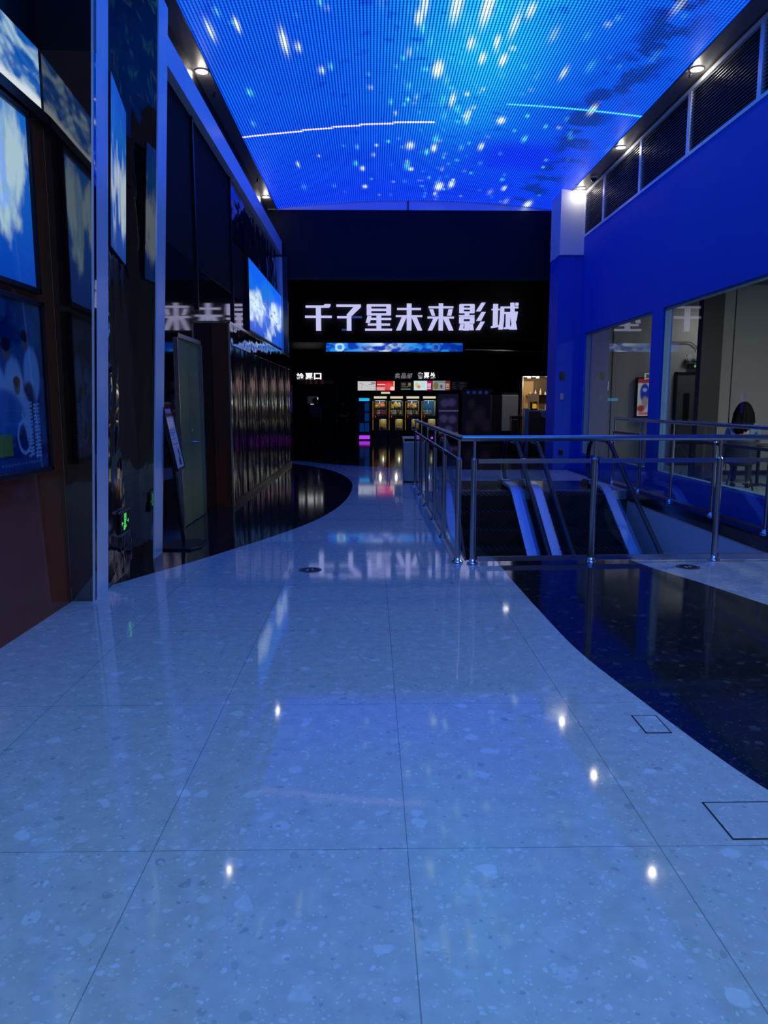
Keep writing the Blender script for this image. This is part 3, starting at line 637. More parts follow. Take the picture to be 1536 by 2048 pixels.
MB().lathe((4.62, 16.3, Z_C-0.03), [(0.075, 0.0), (0.08, 0.03)]).build('base', M['white'], dc)
MB().ball((4.62, 16.3, Z_C-0.04), 0.065, sc=(1, 1, 0.95)).build('dome', M['black'], dc)

# louvre frieze: bays between uprights
bays = [(1.0, 3.3), (3.4, 5.4), (5.5, 7.5), (7.6, 9.66), (9.76, 11.76), (11.86, 13.80), (13.90, 15.90), (16.0, 17.28)]
names = {3: 'louvre panel nearest the camera in the frieze, cut by the photo edge', 4: 'second louvre panel, lit by the nearest downlight', 5: 'louvre panel midway along the right frieze', 6: 'louvre panel under the middle right downlight', 7: 'farthest and smallest louvre panel beside the pale pier'}
for k, (a, b) in enumerate(bays):
    if k not in names: continue
    t = thing('louvre_panel', (X_R, (a+b)/2, 5.15), names[k], 'louvre', 'louvre panels above the blue wall')
    fr = MB(); fr.box(X_R-0.012, X_R+0.05, a-0.05, a, 5.15, 6.12).box(X_R-0.012, X_R+0.05, b, b+0.05, 5.15, 6.12).box(X_R-0.012, X_R+0.05, a, b, 5.15, 5.20).box(X_R-0.012, X_R+0.05, a, b, 6.06, 6.12)
    fr.build('frame', M['satin_strip'], t)
    sl = MB()
    for i in range(19):
        z = 5.225 + i*0.0445
        sl.hexa([(X_R+0.000, a, z), (X_R+0.000, b, z), (X_R+0.045, b, z+0.022), (X_R+0.045, a, z+0.022)], [(X_R+0.000, a, z+0.005), (X_R+0.000, b, z+0.005), (X_R+0.045, b, z+0.027), (X_R+0.045, a, z+0.027)])
    sl.build('slats', M['slat'], t)

# switch plates on the blue pier
for px, pyy, w, h, m, lab in ((1124, 752, 0.10, 0.17, 'black', 'dark wall box on the blue pier, topmost'), (1123, 793, 0.08, 0.14, 'grey_paint', 'grey switch plate on the blue pier, middle'), (1121, 905, 0.09, 0.12, 'black', 'dark socket plate low on the blue pier')):
    p = on(px, pyy, 1, 17.35); tag(MB().box(p.x-w/2, p.x+w/2, 17.325, 17.35, p.z-h/2, p.z+h/2).build('wall_plate', M[m], bevel=0.005), lab, 'wall plate')

# ================================================================== MAIN SIGN
SY = 28.0
def sgx(px): return -2.399 + (px-610)*0.01822
def sgz(py): return 5.083 - (py-607)*0.01747
def z1(X, Y): return (sgx(X/6.98+600), sgz(Y/6.98+595))
def z2(X, Y): return (sgx(X/6.4+810), sgz(Y/6.4+595))
def R4(z, a, b, c, d): return [z(a, b), z(c, b), z(c, d), z(a, d)]
def Q(z, *p): return [z(p[i], p[i+1]) for i in range(0, len(p), 2)]
glyphs = [
 [R4(z1,80,115,400,145), Q(z1,318,120,350,95,425,95,422,120,402,145,320,145), R4(z1,70,258,440,288), R4(z1,222,115,290,470)],
 [R4(z1,505,100,845,130), Q(z1,765,110,845,110,845,135,715,262,650,262,650,240), R4(z1,515,265,650,292), R4(z1,648,240,712,468)],
 [R4(z1,925,100,990,250), R4(z1,1198,100,1263,250), R4(z1,935,95,1253,125), R4(z1,985,158,1203,188), R4(z1,935,222,1253,252), Q(z1,937,262,990,262,990,290,968,355,910,355), R4(z1,970,288,1265,316), R4(z1,940,367,1250,395), R4(z1,902,440,1277,468), R4(z1,1060,245,1128,445)],
 [R4(z2,15,78,75,425), Q(z2,-108,135,195,135,195,160,-108,160), R4(z2,-125,228,213,250), Q(z2,-48,248,16,248,-60,425,-122,425), Q(z2,75,250,140,250,213,425,155,425)],
 [R4(z2,293,113,608,137), R4(z2,423,75,478,425), Q(z2,303,150,350,150,377,232,335,232), Q(z2,548,150,600,150,583,232,530,232), R4(z2,280,245,617,268), Q(z2,355,266,415,266,340,425,285,425), Q(z2,480,266,545,266,612,425,555,425)],
 [R4(z2,685,88,742,196), R4(z2,823,88,880,196), R4(z2,692,82,873,104), R4(z2,735,130,830,152), R4(z2,692,178,873,200), R4(z2,755,205,812,222), R4(z2,682,225,880,243), R4(z2,685,256,742,330), R4(z2,823,256,880,330), R4(z2,692,250,873,275), R4(z2,692,307,873,335), R4(z2,755,330,812,425), R4(z2,740,402,765,425), Q(z2,700,342,745,342,735,420,682,420), Q(z2,815,342,860,342,873,420,820,420),
  Q(z2,965,65,1018,65,955,175,898,175), Q(z2,970,185,1022,185,965,298,903,298), Q(z2,960,310,1013,310,955,418,897,418)],
 [R4(z2,1118,80,1178,365), R4(z2,1098,143,1200,160), Q(z2,1095,368,1195,355,1195,378,1095,392), Q(z2,1212,115,1258,115,1256,300,1245,410,1190,410,1205,300), R4(z2,1212,115,1438,135), R4(z2,1255,185,1335,207), R4(z2,1283,200,1335,405), R4(z2,1258,385,1300,405), Q(z2,1338,65,1385,65,1395,250,1428,410,1372,410,1342,250), Q(z2,1385,180,1433,180,1418,290,1368,410,1330,410,1375,300), R4(z2,1402,65,1438,103)],
]
sgn = thing('cinema_sign', (1.5, SY-0.05, 4.05), 'large white lit Chinese letter sign across the dark far fascia', 'sign')
for gi, G in enumerate(glyphs):
    mb = MB()
    for k, poly in enumerate(G): mb.prism(poly, SY-0.10-0.0006*k, SY-0.002, 'y')
    ch = mb.build('letter', M['letters'], sgn)
    if gi == 1:
        MB().prism(R4(z1,714,264,860,290), SY-0.10, SY-0.002, 'y').build('dim_stroke', M['letters_dim'], ch); MB().prism(R4(z1,580,445,646,468), SY-0.10, SY-0.002, 'y').build('dim_stroke', M['letters_dim'], ch)
# LED strip under the sign
st = thing('led_ticker', (0.9, 27.9, 3.35), 'narrow bright blue LED strip screen just below the big letter sign', 'screen')
a = on(652, 703, 1, 27.9); b = on(926, 686, 1, 27.9)
MB().box(a.x-0.03, b.x+0.03, 27.92, 28.1, a.z-0.03, b.z+0.02).build('cabinet', M['black'], st)
U, V = uvgrid(140, 14); n = fbm(U, V, 16, 2, 8, 4); C = np.zeros(U.shape+(3,)) + np.array(s2l((8, 60, 190))); C = lerp(C, s2l((40, 150, 240)), ss(n, 0.4, 0.62)); C = lerp(C, s2l((215, 240, 250)), np.exp(-((U-0.42)/0.11)**2)*ss(n, 0.3, 0.55))
C = lerp(C, s2l((6, 20, 90)), ss(U, 0.78, 1.0)*0.5)
for k, cx_ in enumerate((0.10, 0.80)):
    C = fill(C, (np.abs(np.hypot((U-cx_)*14, (V-0.5)*1.0)-0.38) < 0.12), (200, 225, 240) if k == 0 else (60, 120, 190), 0.9)
picture('screen_face', (a.x, 27.915, a.z), (b.x-a.x, 0, 0), (0, 0, b.z-a.z), 140, 14, C, M['sky_glow'], st)
# thin reflective edge that curves down beside the kiosk
p0 = on(930, 700, 1, 27.9); p1 = on(1085, 703, 1, 27.9); p2 = on(1104, 708, 1, 27.9); p3 = on(1113, 722, 1, 27.9)
MB().tube([p0, p1, p2, p3], 0.03, 8).build('trim_18', M['steel'], kind='structure')

# small channel letter signs
def text_sign(name, body, px0, px1, py0, py1, Y, mat, label, bold=0.03):
    a = on(px0, py1, 1, Y); b = on(px1, py0, 1, Y); t = thing(name, ((a.x+b.x)/2, Y, a.z), label, 'sign'); n = len(body); cell = (b.x-a.x)/n; h = b.z-a.z
    for i, chx in enumerate(body):
        cu = bpy.data.curves.new('letter', 'FONT'); cu.body = chx; cu.size = 1; cu.extrude = 0.02; cu.offset = bold
        tmp = bpy.data.objects.new('tmp', cu); COL.objects.link(tmp); dg = bpy.context.evaluated_depsgraph_get(); dg.update()
        me = bpy.data.meshes.new_from_object(tmp.evaluated_get(dg)); bpy.data.objects.remove(tmp)
        co = np.array([v.co[:] for v in me.vertices]); lo, hi = co.min(0), co.max(0); w = min(cell*0.86, h*1.15)
        mb = MB(); vs = []
        for c in co:
            vs.append((a.x + cell*(i+0.5) + ((c[0]-lo[0])/(hi[0]-lo[0])-0.5)*w, Y - (c[2]-lo[2])*0.8, a.z + (c[1]-lo[1])/(hi[1]-lo[1])*h))
        mb.add(vs, [tuple(p.vertices) for p in me.polygons]); mb.build('letter', mat, t)
    return t
text_sign('ticket_check_sign', '检票口', 592, 644, 746, 759, 32.66, M['white_glow'], 'small white lit letters over the dark ticket gate at left')
text_sign('snack_counter_sign', '卖品部', 789, 826, 746, 757, 32.66, M['grey_glow'], 'dim grey channel letters above the black menu screen')
text_sign('ticket_office_sign', '售票处', 834, 872, 745, 757, 32.66, M['white_glow'], 'small bright white letters above the popcorn menu screens')

# ================================================================== MENU SCREENS
def menu(px0, px1, py0, py1, Cc, nu, nv, label, Y=32.6):
    a = on(px0, py1, 1, Y); b = on(px1, py0, 1, Y)
    t = thing('menu_screen', ((a.x+b.x)/2, Y, a.z), label, 'screen', 'menu screens over the snack counter')
    MB().box(a.x, b.x, Y, Y+0.06, a.z, b.z).build('housing', M['black'], t)
    picture('screen_face', (a.x+0.012, Y-0.003, a.z+0.012), (b.x-a.x-0.024, 0, 0), (0, 0, b.z-a.z-0.024), nu, nv, Cc, M['screen'], t)
nu, nv = 60, 34; U, V = uvgrid(nu, nv); Z3 = U.shape+(3,)
C = np.zeros(Z3) + np.array(s2l((196, 196, 200))); C = fill(C, seg(U, V, 0.12, 0.72, 0.22, 0.80, 0.03, 1.8) | seg(U, V, 0.22, 0.80, 0.36, 0.58, 0.02, 1.8) | seg(U, V, 0.25, 0.72, 0.22, 0.2, 0.02, 1.8) | seg(U, V, 0.4, 0.55, 0.6, 0.38, 0.015, 1.8), (120, 125, 135))
C = fill(C, rect(U, V, 0.74, 0.95, 0.75, 0.86), (130, 30, 40)); C = fill(C, rect(U, V, 0.6, 0.92, 0.62, 0.68) | rect(U, V, 0.7, 0.95, 0.42, 0.46) | rect(U, V, 0.6, 0.95, 0.2, 0.23), (120, 120, 130))
menu(715, 752, 762, 781.5, C, nu, nv, 'pale grey menu screen, leftmost above the machines')
C = np.zeros(Z3) + np.array(s2l((196, 34, 44))); C = fill(C, rect(U, V, 0, 0.45, 0, 0.36), (226, 150, 155)); C = fill(C, ell(U, V, 0.66, 0.4, 0.22, 0.4), (225, 80, 80), 0.7); C = fill(C, ell(U, V, 0.88, 0.2, 0.14, 0.22), (240, 200, 200)); C = fill(C, ell(U, V, 0.98, 0.7, 0.06, 0.4), (230, 190, 110))
for k in range(6): C = fill(C, rect(U, V, 0.05+k*0.07, 0.1+k*0.07, 0.56, 0.70), (245, 215, 215))
menu(752.5, 790, 761.5, 781.5, C, nu, nv, 'red menu screen next to the pale grey one')
C = np.zeros(Z3) + np.array(s2l((14, 14, 22))); C = fill(C, rect(U, V, 0.1, 0.42, 0.55, 0.88), (80, 72, 44)); C = fill(C, ell(U, V, 0.72, 0.7, 0.12, 0.2), (125, 110, 40)); C = fill(C, rect(U, V, 0.08, 0.6, 0.36, 0.42) | rect(U, V, 0.55, 0.85, 0.45, 0.48), (110, 112, 118)); C = fill(C, rect(U, V, 0.06, 0.8, 0.08, 0.2), (110, 120, 90))
menu(800, 826.5, 763, 781, C, nu, nv, 'mostly black menu screen between the red and the popcorn ones')
C = np.zeros(Z3) + np.array(s2l((196, 222, 226))); C = fill(C, ell(U, V, 0.17, 0.56, 0.11, 0.24), (205, 200, 120)); C = fill(C, ell(U, V, 0.28, 0.36, 0.10, 0.18), (215, 130, 130)); C = fill(C, rect(U, V, 0.42, 0.66, 0.66, 0.70) | rect(U, V, 0.45, 0.6, 0.36, 0.42), (150, 190, 190))
C = fill(C, U > 0.74, (170, 15, 85)); 
for k in range(3): C = fill(C, rect(U, V, 0.76, 0.95, 0.14+k*0.22, 0.28+k*0.22), (235, 190, 215))
menu(827, 864, 761, 781, C, nu, nv, 'white menu screen with a popcorn tub and pink price column')
C = np.zeros(Z3) + np.array(s2l((130, 150, 158))); C = fill(C, ell(U, V, 0.19, 0.5, 0.15, 0.42), (112, 106, 48)); C = fill(C, ell(U, V, 0.5, 0.4, 0.08, 0.2), (120, 55, 85)); C = fill(C, rect(U, V, 0.3, 0.7, 0.84, 0.9) | rect(U, V, 0.3, 0.7, 0.12, 0.16), (50, 80, 105)); C = fill(C, U > 0.72, (110, 45, 30))
for k in range(3): C = fill(C, rect(U, V, 0.76, 0.94, 0.14+k*0.22, 0.26+k*0.22), (190, 160, 150))
menu(864.5, 901, 761, 781, C, nu, nv, 'dimmer menu screen with large popcorn picture, right of the white one')
C = np.zeros(Z3) + np.array(s2l((8, 8, 14)))
for k in range(6): C = fill(C, rect(U, V, 0.05, 0.2+0.15*rng.random(), 0.85-k*0.14, 0.88-k*0.14) | rect(U, V, 0.5, 0.7+0.2*rng.random(), 0.85-k*0.14, 0.88-k*0.14), (48, 50, 60))
menu(902, 936, 762, 781, C, nu, nv, 'nearly black list menu screen, rightmost of the row')
p = on(771, 785, 1, 32.63); tag(MB().box(p.x-0.19, p.x+0.19, 32.63, 32.66, p.z-0.05, p.z+0.03).build('counter_sign', M['cream_glow']), 'tiny cream lit sign under the red menu screen', 'sign')
# counter behind the machines
ct = thing('snack_counter', (2.6, 32.3, 0), 'long dark snack counter behind the claw machines', 'counter')
MB().box(-0.6, 5.0, 32.0, 32.7, 0, 1.02).build('body', M['black'], ct); MB().box(-0.65, 5.05, 31.93, 32.75, 1.02, 1.07).build('worktop', M['dark_steel'], ct)

# ================================================================== CLAW MACHINES
plush = [P('plush_%d' % i, c, 0.9) for i, c in enumerate(((0.75, 0.5, 0.04), (0.7, 0.06, 0.05), (0.8, 0.78, 0.72), (0.05, 0.2, 0.6), (0.75, 0.2, 0.35), (0.75, 0.55, 0.35)))]
M['claw_inner_y'] = P('yellow_inner_panel', (0.70, 0.50, 0.10), 0.6); M['claw_inner_b'] = P('blue_inner_panel', (0.10, 0.22, 0.55), 0.6); M['claw_inner_b2'] = P('bright_blue_inner_panel', (0.02, 0.25, 0.75), 0.6)
M['orange'] = P('orange_panel', (0.6, 0.16, 0.02), 0.5)
def claw_machine(cx, label, variant):
    Y = 31.0; w = 0.31; t = thing('claw_machine', (cx, Y, 0), label, 'claw machine', 'row of claw machines in the lobby')
    b = MB()      # open-fronted body
    b.box(cx-w, cx+w, Y, Y+0.62, 0, 0.40); b.box(cx-w, cx-0.05, Y, Y+0.62, 0.40, 0.86); b.box(cx+w-0.03, cx+w, Y, Y+0.62, 0.40, 0.86)
    b.box(cx-w, cx+w, Y+0.60, Y+0.62, 0.4, 1.62); b.box(cx-w, cx-w+0.03, Y, Y+0.6, 0.86, 1.62); b.box(cx+w-0.03, cx+w, Y, Y+0.6, 0.86, 1.62)
    b.box(cx-w, cx+w, Y, Y+0.6, 0.94, 0.98); b.box(cx-w, cx+w, Y, Y+0.62, 1.62, 1.86); b.box(cx-w, cx+w, Y-0.02, Y+0.04, 0.86, 0.90)
    b.build('cabinet', M['black'], t)
    MB().box(cx-w+0.05, cx+w-0.05, Y-0.03, Y, 1.70, 1.79).build('marquee', M['cream_glow'], t, bevel=0.01)
    MB().box(cx-w+0.002, cx-w+0.014, Y-0.006, Y, 0.42, 1.60).build('light_strip', M['amber_glow'], t)
    MB().box(cx-w+0.03, cx+w-0.03, Y+0.57, Y+0.595, 0.99, 1.61).build('back_panel', M['claw_inner_b2'] if variant == 3 else M['claw_inner_b'], t)
    MB().box(cx+w-0.06, cx+w-0.032, Y+0.02, Y+0.57, 0.99, 1.61).build('side_panel', M['claw_inner_y'], t); MB().box(cx-w+0.032, cx-w+0.05, Y+0.02, Y+0.57, 0.99, 1.61).build('side_panel', M['claw_inner_y'], t)
    MB().box(cx-0.045, cx+w-0.032, Y+0.3, Y+0.33, 0.42, 0.86).box(cx+w-0.06, cx+w-0.034, Y+0.02, Y+0.30, 0.42, 0.86).build('prize_chute', M['claw_inner_y'], t)
    MB().box(cx-w+0.05, cx-0.02, Y-0.06, Y, 0.86, 0.93).build('control_panel', M['orange'], t, bevel=0.01)
    MB().tube([(cx-0.2, Y-0.04, 0.93), (cx-0.2, Y-0.045, 0.98)], 0.006, 8).ball((cx-0.2, Y-0.045, 0.99), 0.016, 10, 6).build('joystick', M['red_glow'], t)
    MB().tube([(cx-0.02, Y+0.3, 1.62), (cx-0.02, Y+0.3, 1.46)], 0.01, 8).tube([(cx-0.02, Y+0.3, 1.46), (cx-0.08, Y+0.3, 1.40), (cx-0.05, Y+0.3, 1.34)], 0.007, 6).tube([(cx-0.02, Y+0.3, 1.46), (cx+0.04, Y+0.3, 1.40), (cx+0.01, Y+0.3, 1.34)], 0.007, 6).build('claw', M['chrome'], t)
    MB().box(cx-w+0.03, cx+w-0.03, Y+0.004, Y+0.010, 0.98, 1.62).build('upper_glass', M['glass'], t)
    MB().box(cx-0.05, cx+w-0.03, Y+0.004, Y+0.010, 0.42, 0.86).build('lower_glass', M['glass'], t)
    r = random.Random(variant*5+1)
    cols = {0: (1, 2, 4, 1, 0, 0, 4, 0), 1: (2, 2, 0, 2, 0, 0, 0, 2), 2: (2, 2, 5, 2, 0, 4, 0, 5), 3: (2, 2, 2)}[variant]
    for k, ci in enumerate(cols):
        if k < 4: c = (cx-0.20+0.13*k, Y+0.14+0.12*(k % 2), 1.06+0.02*r.random()); rr = 0.075
        else: c = (cx-0.18+0.10*(k-4)+0.02, Y+0.42, 1.34+0.1*r.random()); rr = 0.075
        mb = MB().ball(c, rr, 12, 8, (1, 1, 1.05)).ball((c[0], c[1]-0.01, c[2]+rr*1.2), rr*0.65, 10, 7)
        mb.ball((c[0]-rr*0.5, c[1], c[2]+rr*1.8), rr*0.25, 8, 5).ball((c[0]+rr*0.5, c[1], c[2]+rr*1.8), rr*0.25, 8, 5)
        mb.build('plush_toy', plush[ci], t)
    MB().ball((cx+0.06, Y+0.15, 0.50), 0.07, 12, 8).build('capsule', plush[(variant+1) % 6], t); MB().ball((cx+0.17, Y+0.13, 0.49), 0.06, 12, 8).build('capsule', plush[2], t)
    MB().box(cx+0.02, cx+0.22, Y+0.06, Y+0.26, 0.845, 0.859).build('inner_lamp', M['white_glow'], t); MB().box(cx-0.2, cx+0.2, Y+0.08, Y+0.12, 1.605, 1.619).build('inner_lamp', M['white_glow'], t)
    lamp('machine_lamp', (cx, Y+0.16, 1.55), 2.0, (1, 0.93, 0.8), 0.05, parent=t); lamp('machine_lamp', (cx+0.12, Y+0.14, 0.80), 0.32, (1, 0.95, 0.85), 0.03, parent=t)
    if variant >= 2:
        MB().tube([(cx+0.12, Y, 0.10), (cx+0.12, Y-0.02, 0.10)], 0.05, 16).build('kick_lamp', M['magenta_glow'], t)
    return t
for k, (px, lab) in enumerate(((760, 'first claw machine beside the capsule machine, red and yellow plush'), (792.5, 'second claw machine from the left, white and yellow plush'), (825, 'third claw machine, behind the bin by the railing end'), (858, 'rightmost claw machine with a bright blue back panel'))):
    claw_machine((px-743)*31.0/1500*0.99+0.012, lab, k)
# capsule vending machine
cx = (729-743)*31/1500; Y = 31.05
t = thing('capsule_machine', (cx, Y, 0), 'dark blue capsule vending machine with cyan top light and magenta base light', 'vending machine')
MB().box(cx-0.25, cx+0.25, Y, Y+0.5, 0, 1.72).build('cabinet', P('blue_cabinet', (0.01, 0.03, 0.12), 0.3), t, bevel=0.01)
MB().box(cx-0.22, cx+0.20, Y-0.02, Y, 1.60, 1.72).build('top_light', M['cyan_glow'], t, bevel=0.008); MB().box(cx-0.22, cx+0.22, Y-0.02, Y, 0.05, 0.20).build('base_light', M['magenta_glow'], t, bevel=0.008)
MB().ball((cx, Y+0.1, 1.76), 0.1, 12, 6, (1, 0.4, 0.4)).build('topper', M['grey_dark'], t)
M['blue_dim'] = E_('dim_blue_panel', s2l((10, 50, 120)), 0.6)
for r in range(3):
    for c in range(2):
        MB().box(cx-0.20+c*0.21, cx-0.02+c*0.21, Y-0.012, Y, 0.35+r*0.42, 0.70+r*0.42).build('capsule_window', M['blue_dim'] if c or r == 0 else M['grey_dark'], t)
        MB().lathe((cx-0.11+c*0.21, Y-0.02, 0.31+r*0.42), [(0.02, 0), (0.02, 0.03)], 10).build('dial', M['steel'], t)
# dim boards at the right of the machines
def dimboard(px0, px1, py0, py1, Yb, Cc, nu, nv, label, cat='display board'):
    a = on(px0, py1, 1, Yb); b = on(px1, py0, 1, Yb); t = thing('display_board', ((a.x+b.x)/2, Yb, 0), label, cat)
    MB().box(a.x-0.03, b.x+0.03, Yb, Yb+0.08, 0, b.z+0.03).build('panel', M['black'], t)
    picture('picture', (a.x, Yb-0.003, max(a.z, 0.05)), (b.x-a.x, 0, 0), (0, 0, b.z-max(a.z, 0.05)), nu, nv, Cc, M['screen'], t)
U, V = uvgrid(50, 90); C = np.zeros(U.shape+(3,)) + np.array(s2l((16, 14, 36)))
for cx_, cy_ in ((0.3, 0.78), (0.65, 0.80), (0.25, 0.42), (0.7, 0.40), (0.5, 0.15)): C = fill(C, ell(U, V, cx_, cy_, 0.2, 0.09, 0.5), (52, 46, 84), 0.7)
C = fill(C, np.abs(V-0.60) < 0.012, (60, 60, 100)); C = fill(C, np.abs(V-0.08) < 0.02, (90, 70, 100), 0.5)
dimboard(877, 917, 788, 872, 30.6, C, 50, 90, 'dim purple two-tier display board right of the claw machines')
U, V = uvgrid(70, 90); C = np.zeros(U.shape+(3,)) + np.array(s2l((6, 6, 16)))
for cx_, cy_, r_ in ((0.55, 0.45, 0.2), (0.25, 0.22, 0.14), (0.8, 0.25, 0.14), (0.3, 0.7, 0.1)): C = fill(C, ell(U, V, cx_, cy_, r_, r_*0.9, 0.6), (22, 18, 30), 0.7)
for k in range(4): C = fill(C, ell(U, V, 0.18+k*0.2, 0.93, 0.05, 0.03, 0.5), (30, 44, 110), 0.8)
dimboard(924, 986, 778, 876, 29.9, C, 70, 90, 'large near-black mural board left of the white light tube')
a = on(990, 838, 1, 29.5); b = on(994.5, 786, 1, 29.5)
t = thing('light_tube', ((a.x+b.x)/2, 29.5, 0), 'upright white light tube standing between mural board and white panel', 'lamp')
MB().box(a.x-0.02, b.x+0.02, 29.52, 29.58, 0, b.z+0.08).build('post', M['black'], t); MB().box(a.x, b.x, 29.49, 29.52, a.z, b.z).build('tube', M['white_glow'], t)

# white door panel, dark cart, bin
a = on(1003, 862, 1, 27.4); b = on(1037, 790, 1, 27.4)
t = thing('white_cabinet', ((a.x+b.x)/2, 27.6, 0), 'tall pale grey cabinet with black base left of the warm kiosk', 'cabinet')
MB().box(a.x, b.x, 27.4, 27.8, a.z, b.z).build('door', M['grey_paint'], t, bevel=0.01); MB().box(a.x, b.x, 27.42, 27.8, 0, a.z).build('base', M['black'], t); MB().box(a.x-0.35, a.x, 27.5, 27.8, 0, b.z+0.1).box(b.x, b.x+0.2, 27.5, 27.8, 0, b.z+0.1).box(a.x-0.35, b.x+0.2, 27.5, 27.8, b.z, b.z+0.1).build('surround', M['lobby_dark'], t)
t = thing('lobby_downlight', (4.9, 26.6, 5.9), 'round lobby downlight above the tall pale cabinet', 'ceiling light')
MB().lathe((4.9, 26.6, 5.93), [(0.1, 0.0), (0.1, 0.02)]).build('lens', M['down_glow'], t)
lamp('lobby_lamp', (4.9, 26.6, 5.9), 400, (1, 0.93, 0.9), 0.06, 'SPOT', size=34, rot=(math.radians(12), 0, 0), parent=t)
# kiosk
KY = 24.2; kx0 = on(1044, 800, 1, KY).x; kx1 = 7.2; kt = on(1044, 759, 1, KY).z
kk = thing('drinks_kiosk', (6.0, KY+0.9, 0), 'warm lit drinks kiosk with counter beside the blue pier', 'kiosk')
MB().prism([(kx0-0.06, KY), (kx1, KY), (kx1, KY+2.0), (kx0+0.36, KY+2.0)], kt+0.1, kt+0.35, 'z').build('canopy', M['black'], kk)
tan = P('tan_wall', (0.45, 0.30, 0.16), 0.6); MB().box(kx0+0.36, kx1, KY+1.9, KY+2.0, 0, kt+0.1).build('back_wall', P('kiosk_back', (0.10, 0.07, 0.045), 0.6), kk); MB().prism([(kx0-0.06, KY), (kx0, KY), (kx0+0.42, KY+1.9), (kx0+0.36, KY+1.9)], 0, kt+0.1, 'z').build('side_wall', tan, kk)
MB().box(kx0+0.42, kx0+0.75, KY+1.86, KY+1.9, 1.3, kt).build('side_panel', tan, kk)
MB().box(kx0+0.25, kx1, KY+0.1, KY+0.7, 0, 1.24).build('counter', P('kiosk_counter', (0.30, 0.17, 0.09), 0.6, ior=1.25), kk); MB().box(kx0+0.15, kx1, KY+0.05, KY+0.75, 1.24, 1.29).build('worktop', M['white'], kk)
MB().box(kx0+0.5, kx1, KY+1.5, KY+1.85, 1.75, 1.79).build('shelf', M['dark_steel'], kk)
for i, x in enumerate((kx0+0.28, kx0+0.56, kx0+1.05)):
    MB().lathe((x, KY+0.35, kt+0.06), [(0.05, 0), (0.05, 0.04)], 12).build('spot_light', M['down_glow'], kk)
    lamp('kiosk_lamp', (x, KY+0.9, kt-0.1), 10, (1, 0.80, 0.52), 0.04, parent=kk)
p = on(1067, 795, 1, KY+0.5)
tag(MB().box(p.x-0.18, p.x+0.18, KY+0.5, KY+0.53, 1.56, 1.82).box(p.x-0.17, p.x-0.15, KY+0.5, KY+0.53, 1.29, 1.56).box(p.x+0.15, p.x+0.17, KY+0.5, KY+0.53, 1.29, 1.56).build('menu_card', M['cream']), 'cream menu card standing on the kiosk counter', 'menu card')
t = thing('drink_machine', (p.x-0.05, KY+0.35, 1.29), 'amber lit drink dispenser under the cream card on kiosk counter', 'drink machine')
MB().box(p.x-0.16, p.x+0.08, KY+0.2, KY+0.45, 1.29, 1.34).box(p.x-0.16, p.x-0.10, KY+0.2, KY+0.45, 1.34, 1.54).build('body', M['dark_steel'], t); MB().lathe((p.x+0.0, KY+0.30, 1.34), [(0.06, 0), (0.07, 0.08), (0.05, 0.15)], 14).build('jug', M['amber_glow'], t)
for k in range(7):
    x = kx0+0.62+k*0.17; h = 0.12+0.05*((k*7) % 3)
    tag(MB().lathe((x, KY+1.68, 1.79), [(0.035, 0), (0.035, h*0.6), (0.012, h*0.75), (0.012, h)], 10).build('bottle', M['white'] if k % 2 else M['cream']), 'small bottle on the kiosk back shelf', 'bottle', 'bottles on the kiosk shelf')
for k, (dx, r, h) in enumerate(((0.86, 0.04, 0.20), (0.98, 0.03, 0.12))):
    tag(MB().lathe((kx0+dx, KY+0.35, 1.29), [(r, 0), (r, h*0.7), (r*0.6, h*0.8), (r*0.6, h)], 12).build('counter_jar', M['white']), ('taller' if k == 0 else 'shorter')+' pale jar at the right on the kiosk counter', 'jar')
t = thing('hanging_basket', (p.x+0.28, KY, 0.9), 'white shallow box hung on the kiosk counter front', 'box')
MB().prism([(p.x+0.12, 1.26), (p.x+0.48, 1.26), (p.x+0.42, 1.02), (p.x+0.18, 1.06)], KY-0.06, KY+0.09, 'y').build('body', M['white'], t); MB().box(p.x+0.26, p.x+0.33, KY-0.065, KY-0.06, 1.15, 1.18).build('slot', M['black'], t)
a = on(1048, 866, 1, 23.6); b = on(1057, 817, 1, 23.6)
tag(MB().box(a.x, b.x, 23.5, 23.75, 0, b.z).box(a.x-0.01, b.x+0.01, 23.49, 23.76, b.z-0.03, b.z).build('tall_bin', M['white'], bevel=0.01), 'narrow white pedestal at the left corner of the kiosk counter', 'pedestal')
a = on(1023, 866, 1, 23.2); b = on(1045, 832, 1, 23.2)
t = thing('serving_cart', ((a.x+b.x)/2, 23.4, 0), 'low dark brown cart in front of the pale cabinet', 'cart')
MB().box(a.x, b.x, 23.2, 23.6, b.z-0.1, b.z).build('top', M['brown_matt'], t); MB().box(a.x+0.05, b.x-0.05, 23.25, 23.55, 0.05, b.z-0.12).build('body', M['brown_matt'], t)
for sx in (a.x+0.02, b.x-0.02):
    for sy in (23.22, 23.58): MB().tube([(sx, sy, 0), (sx, sy, b.z-0.1)], 0.012, 8).build('leg', M['black'], t)

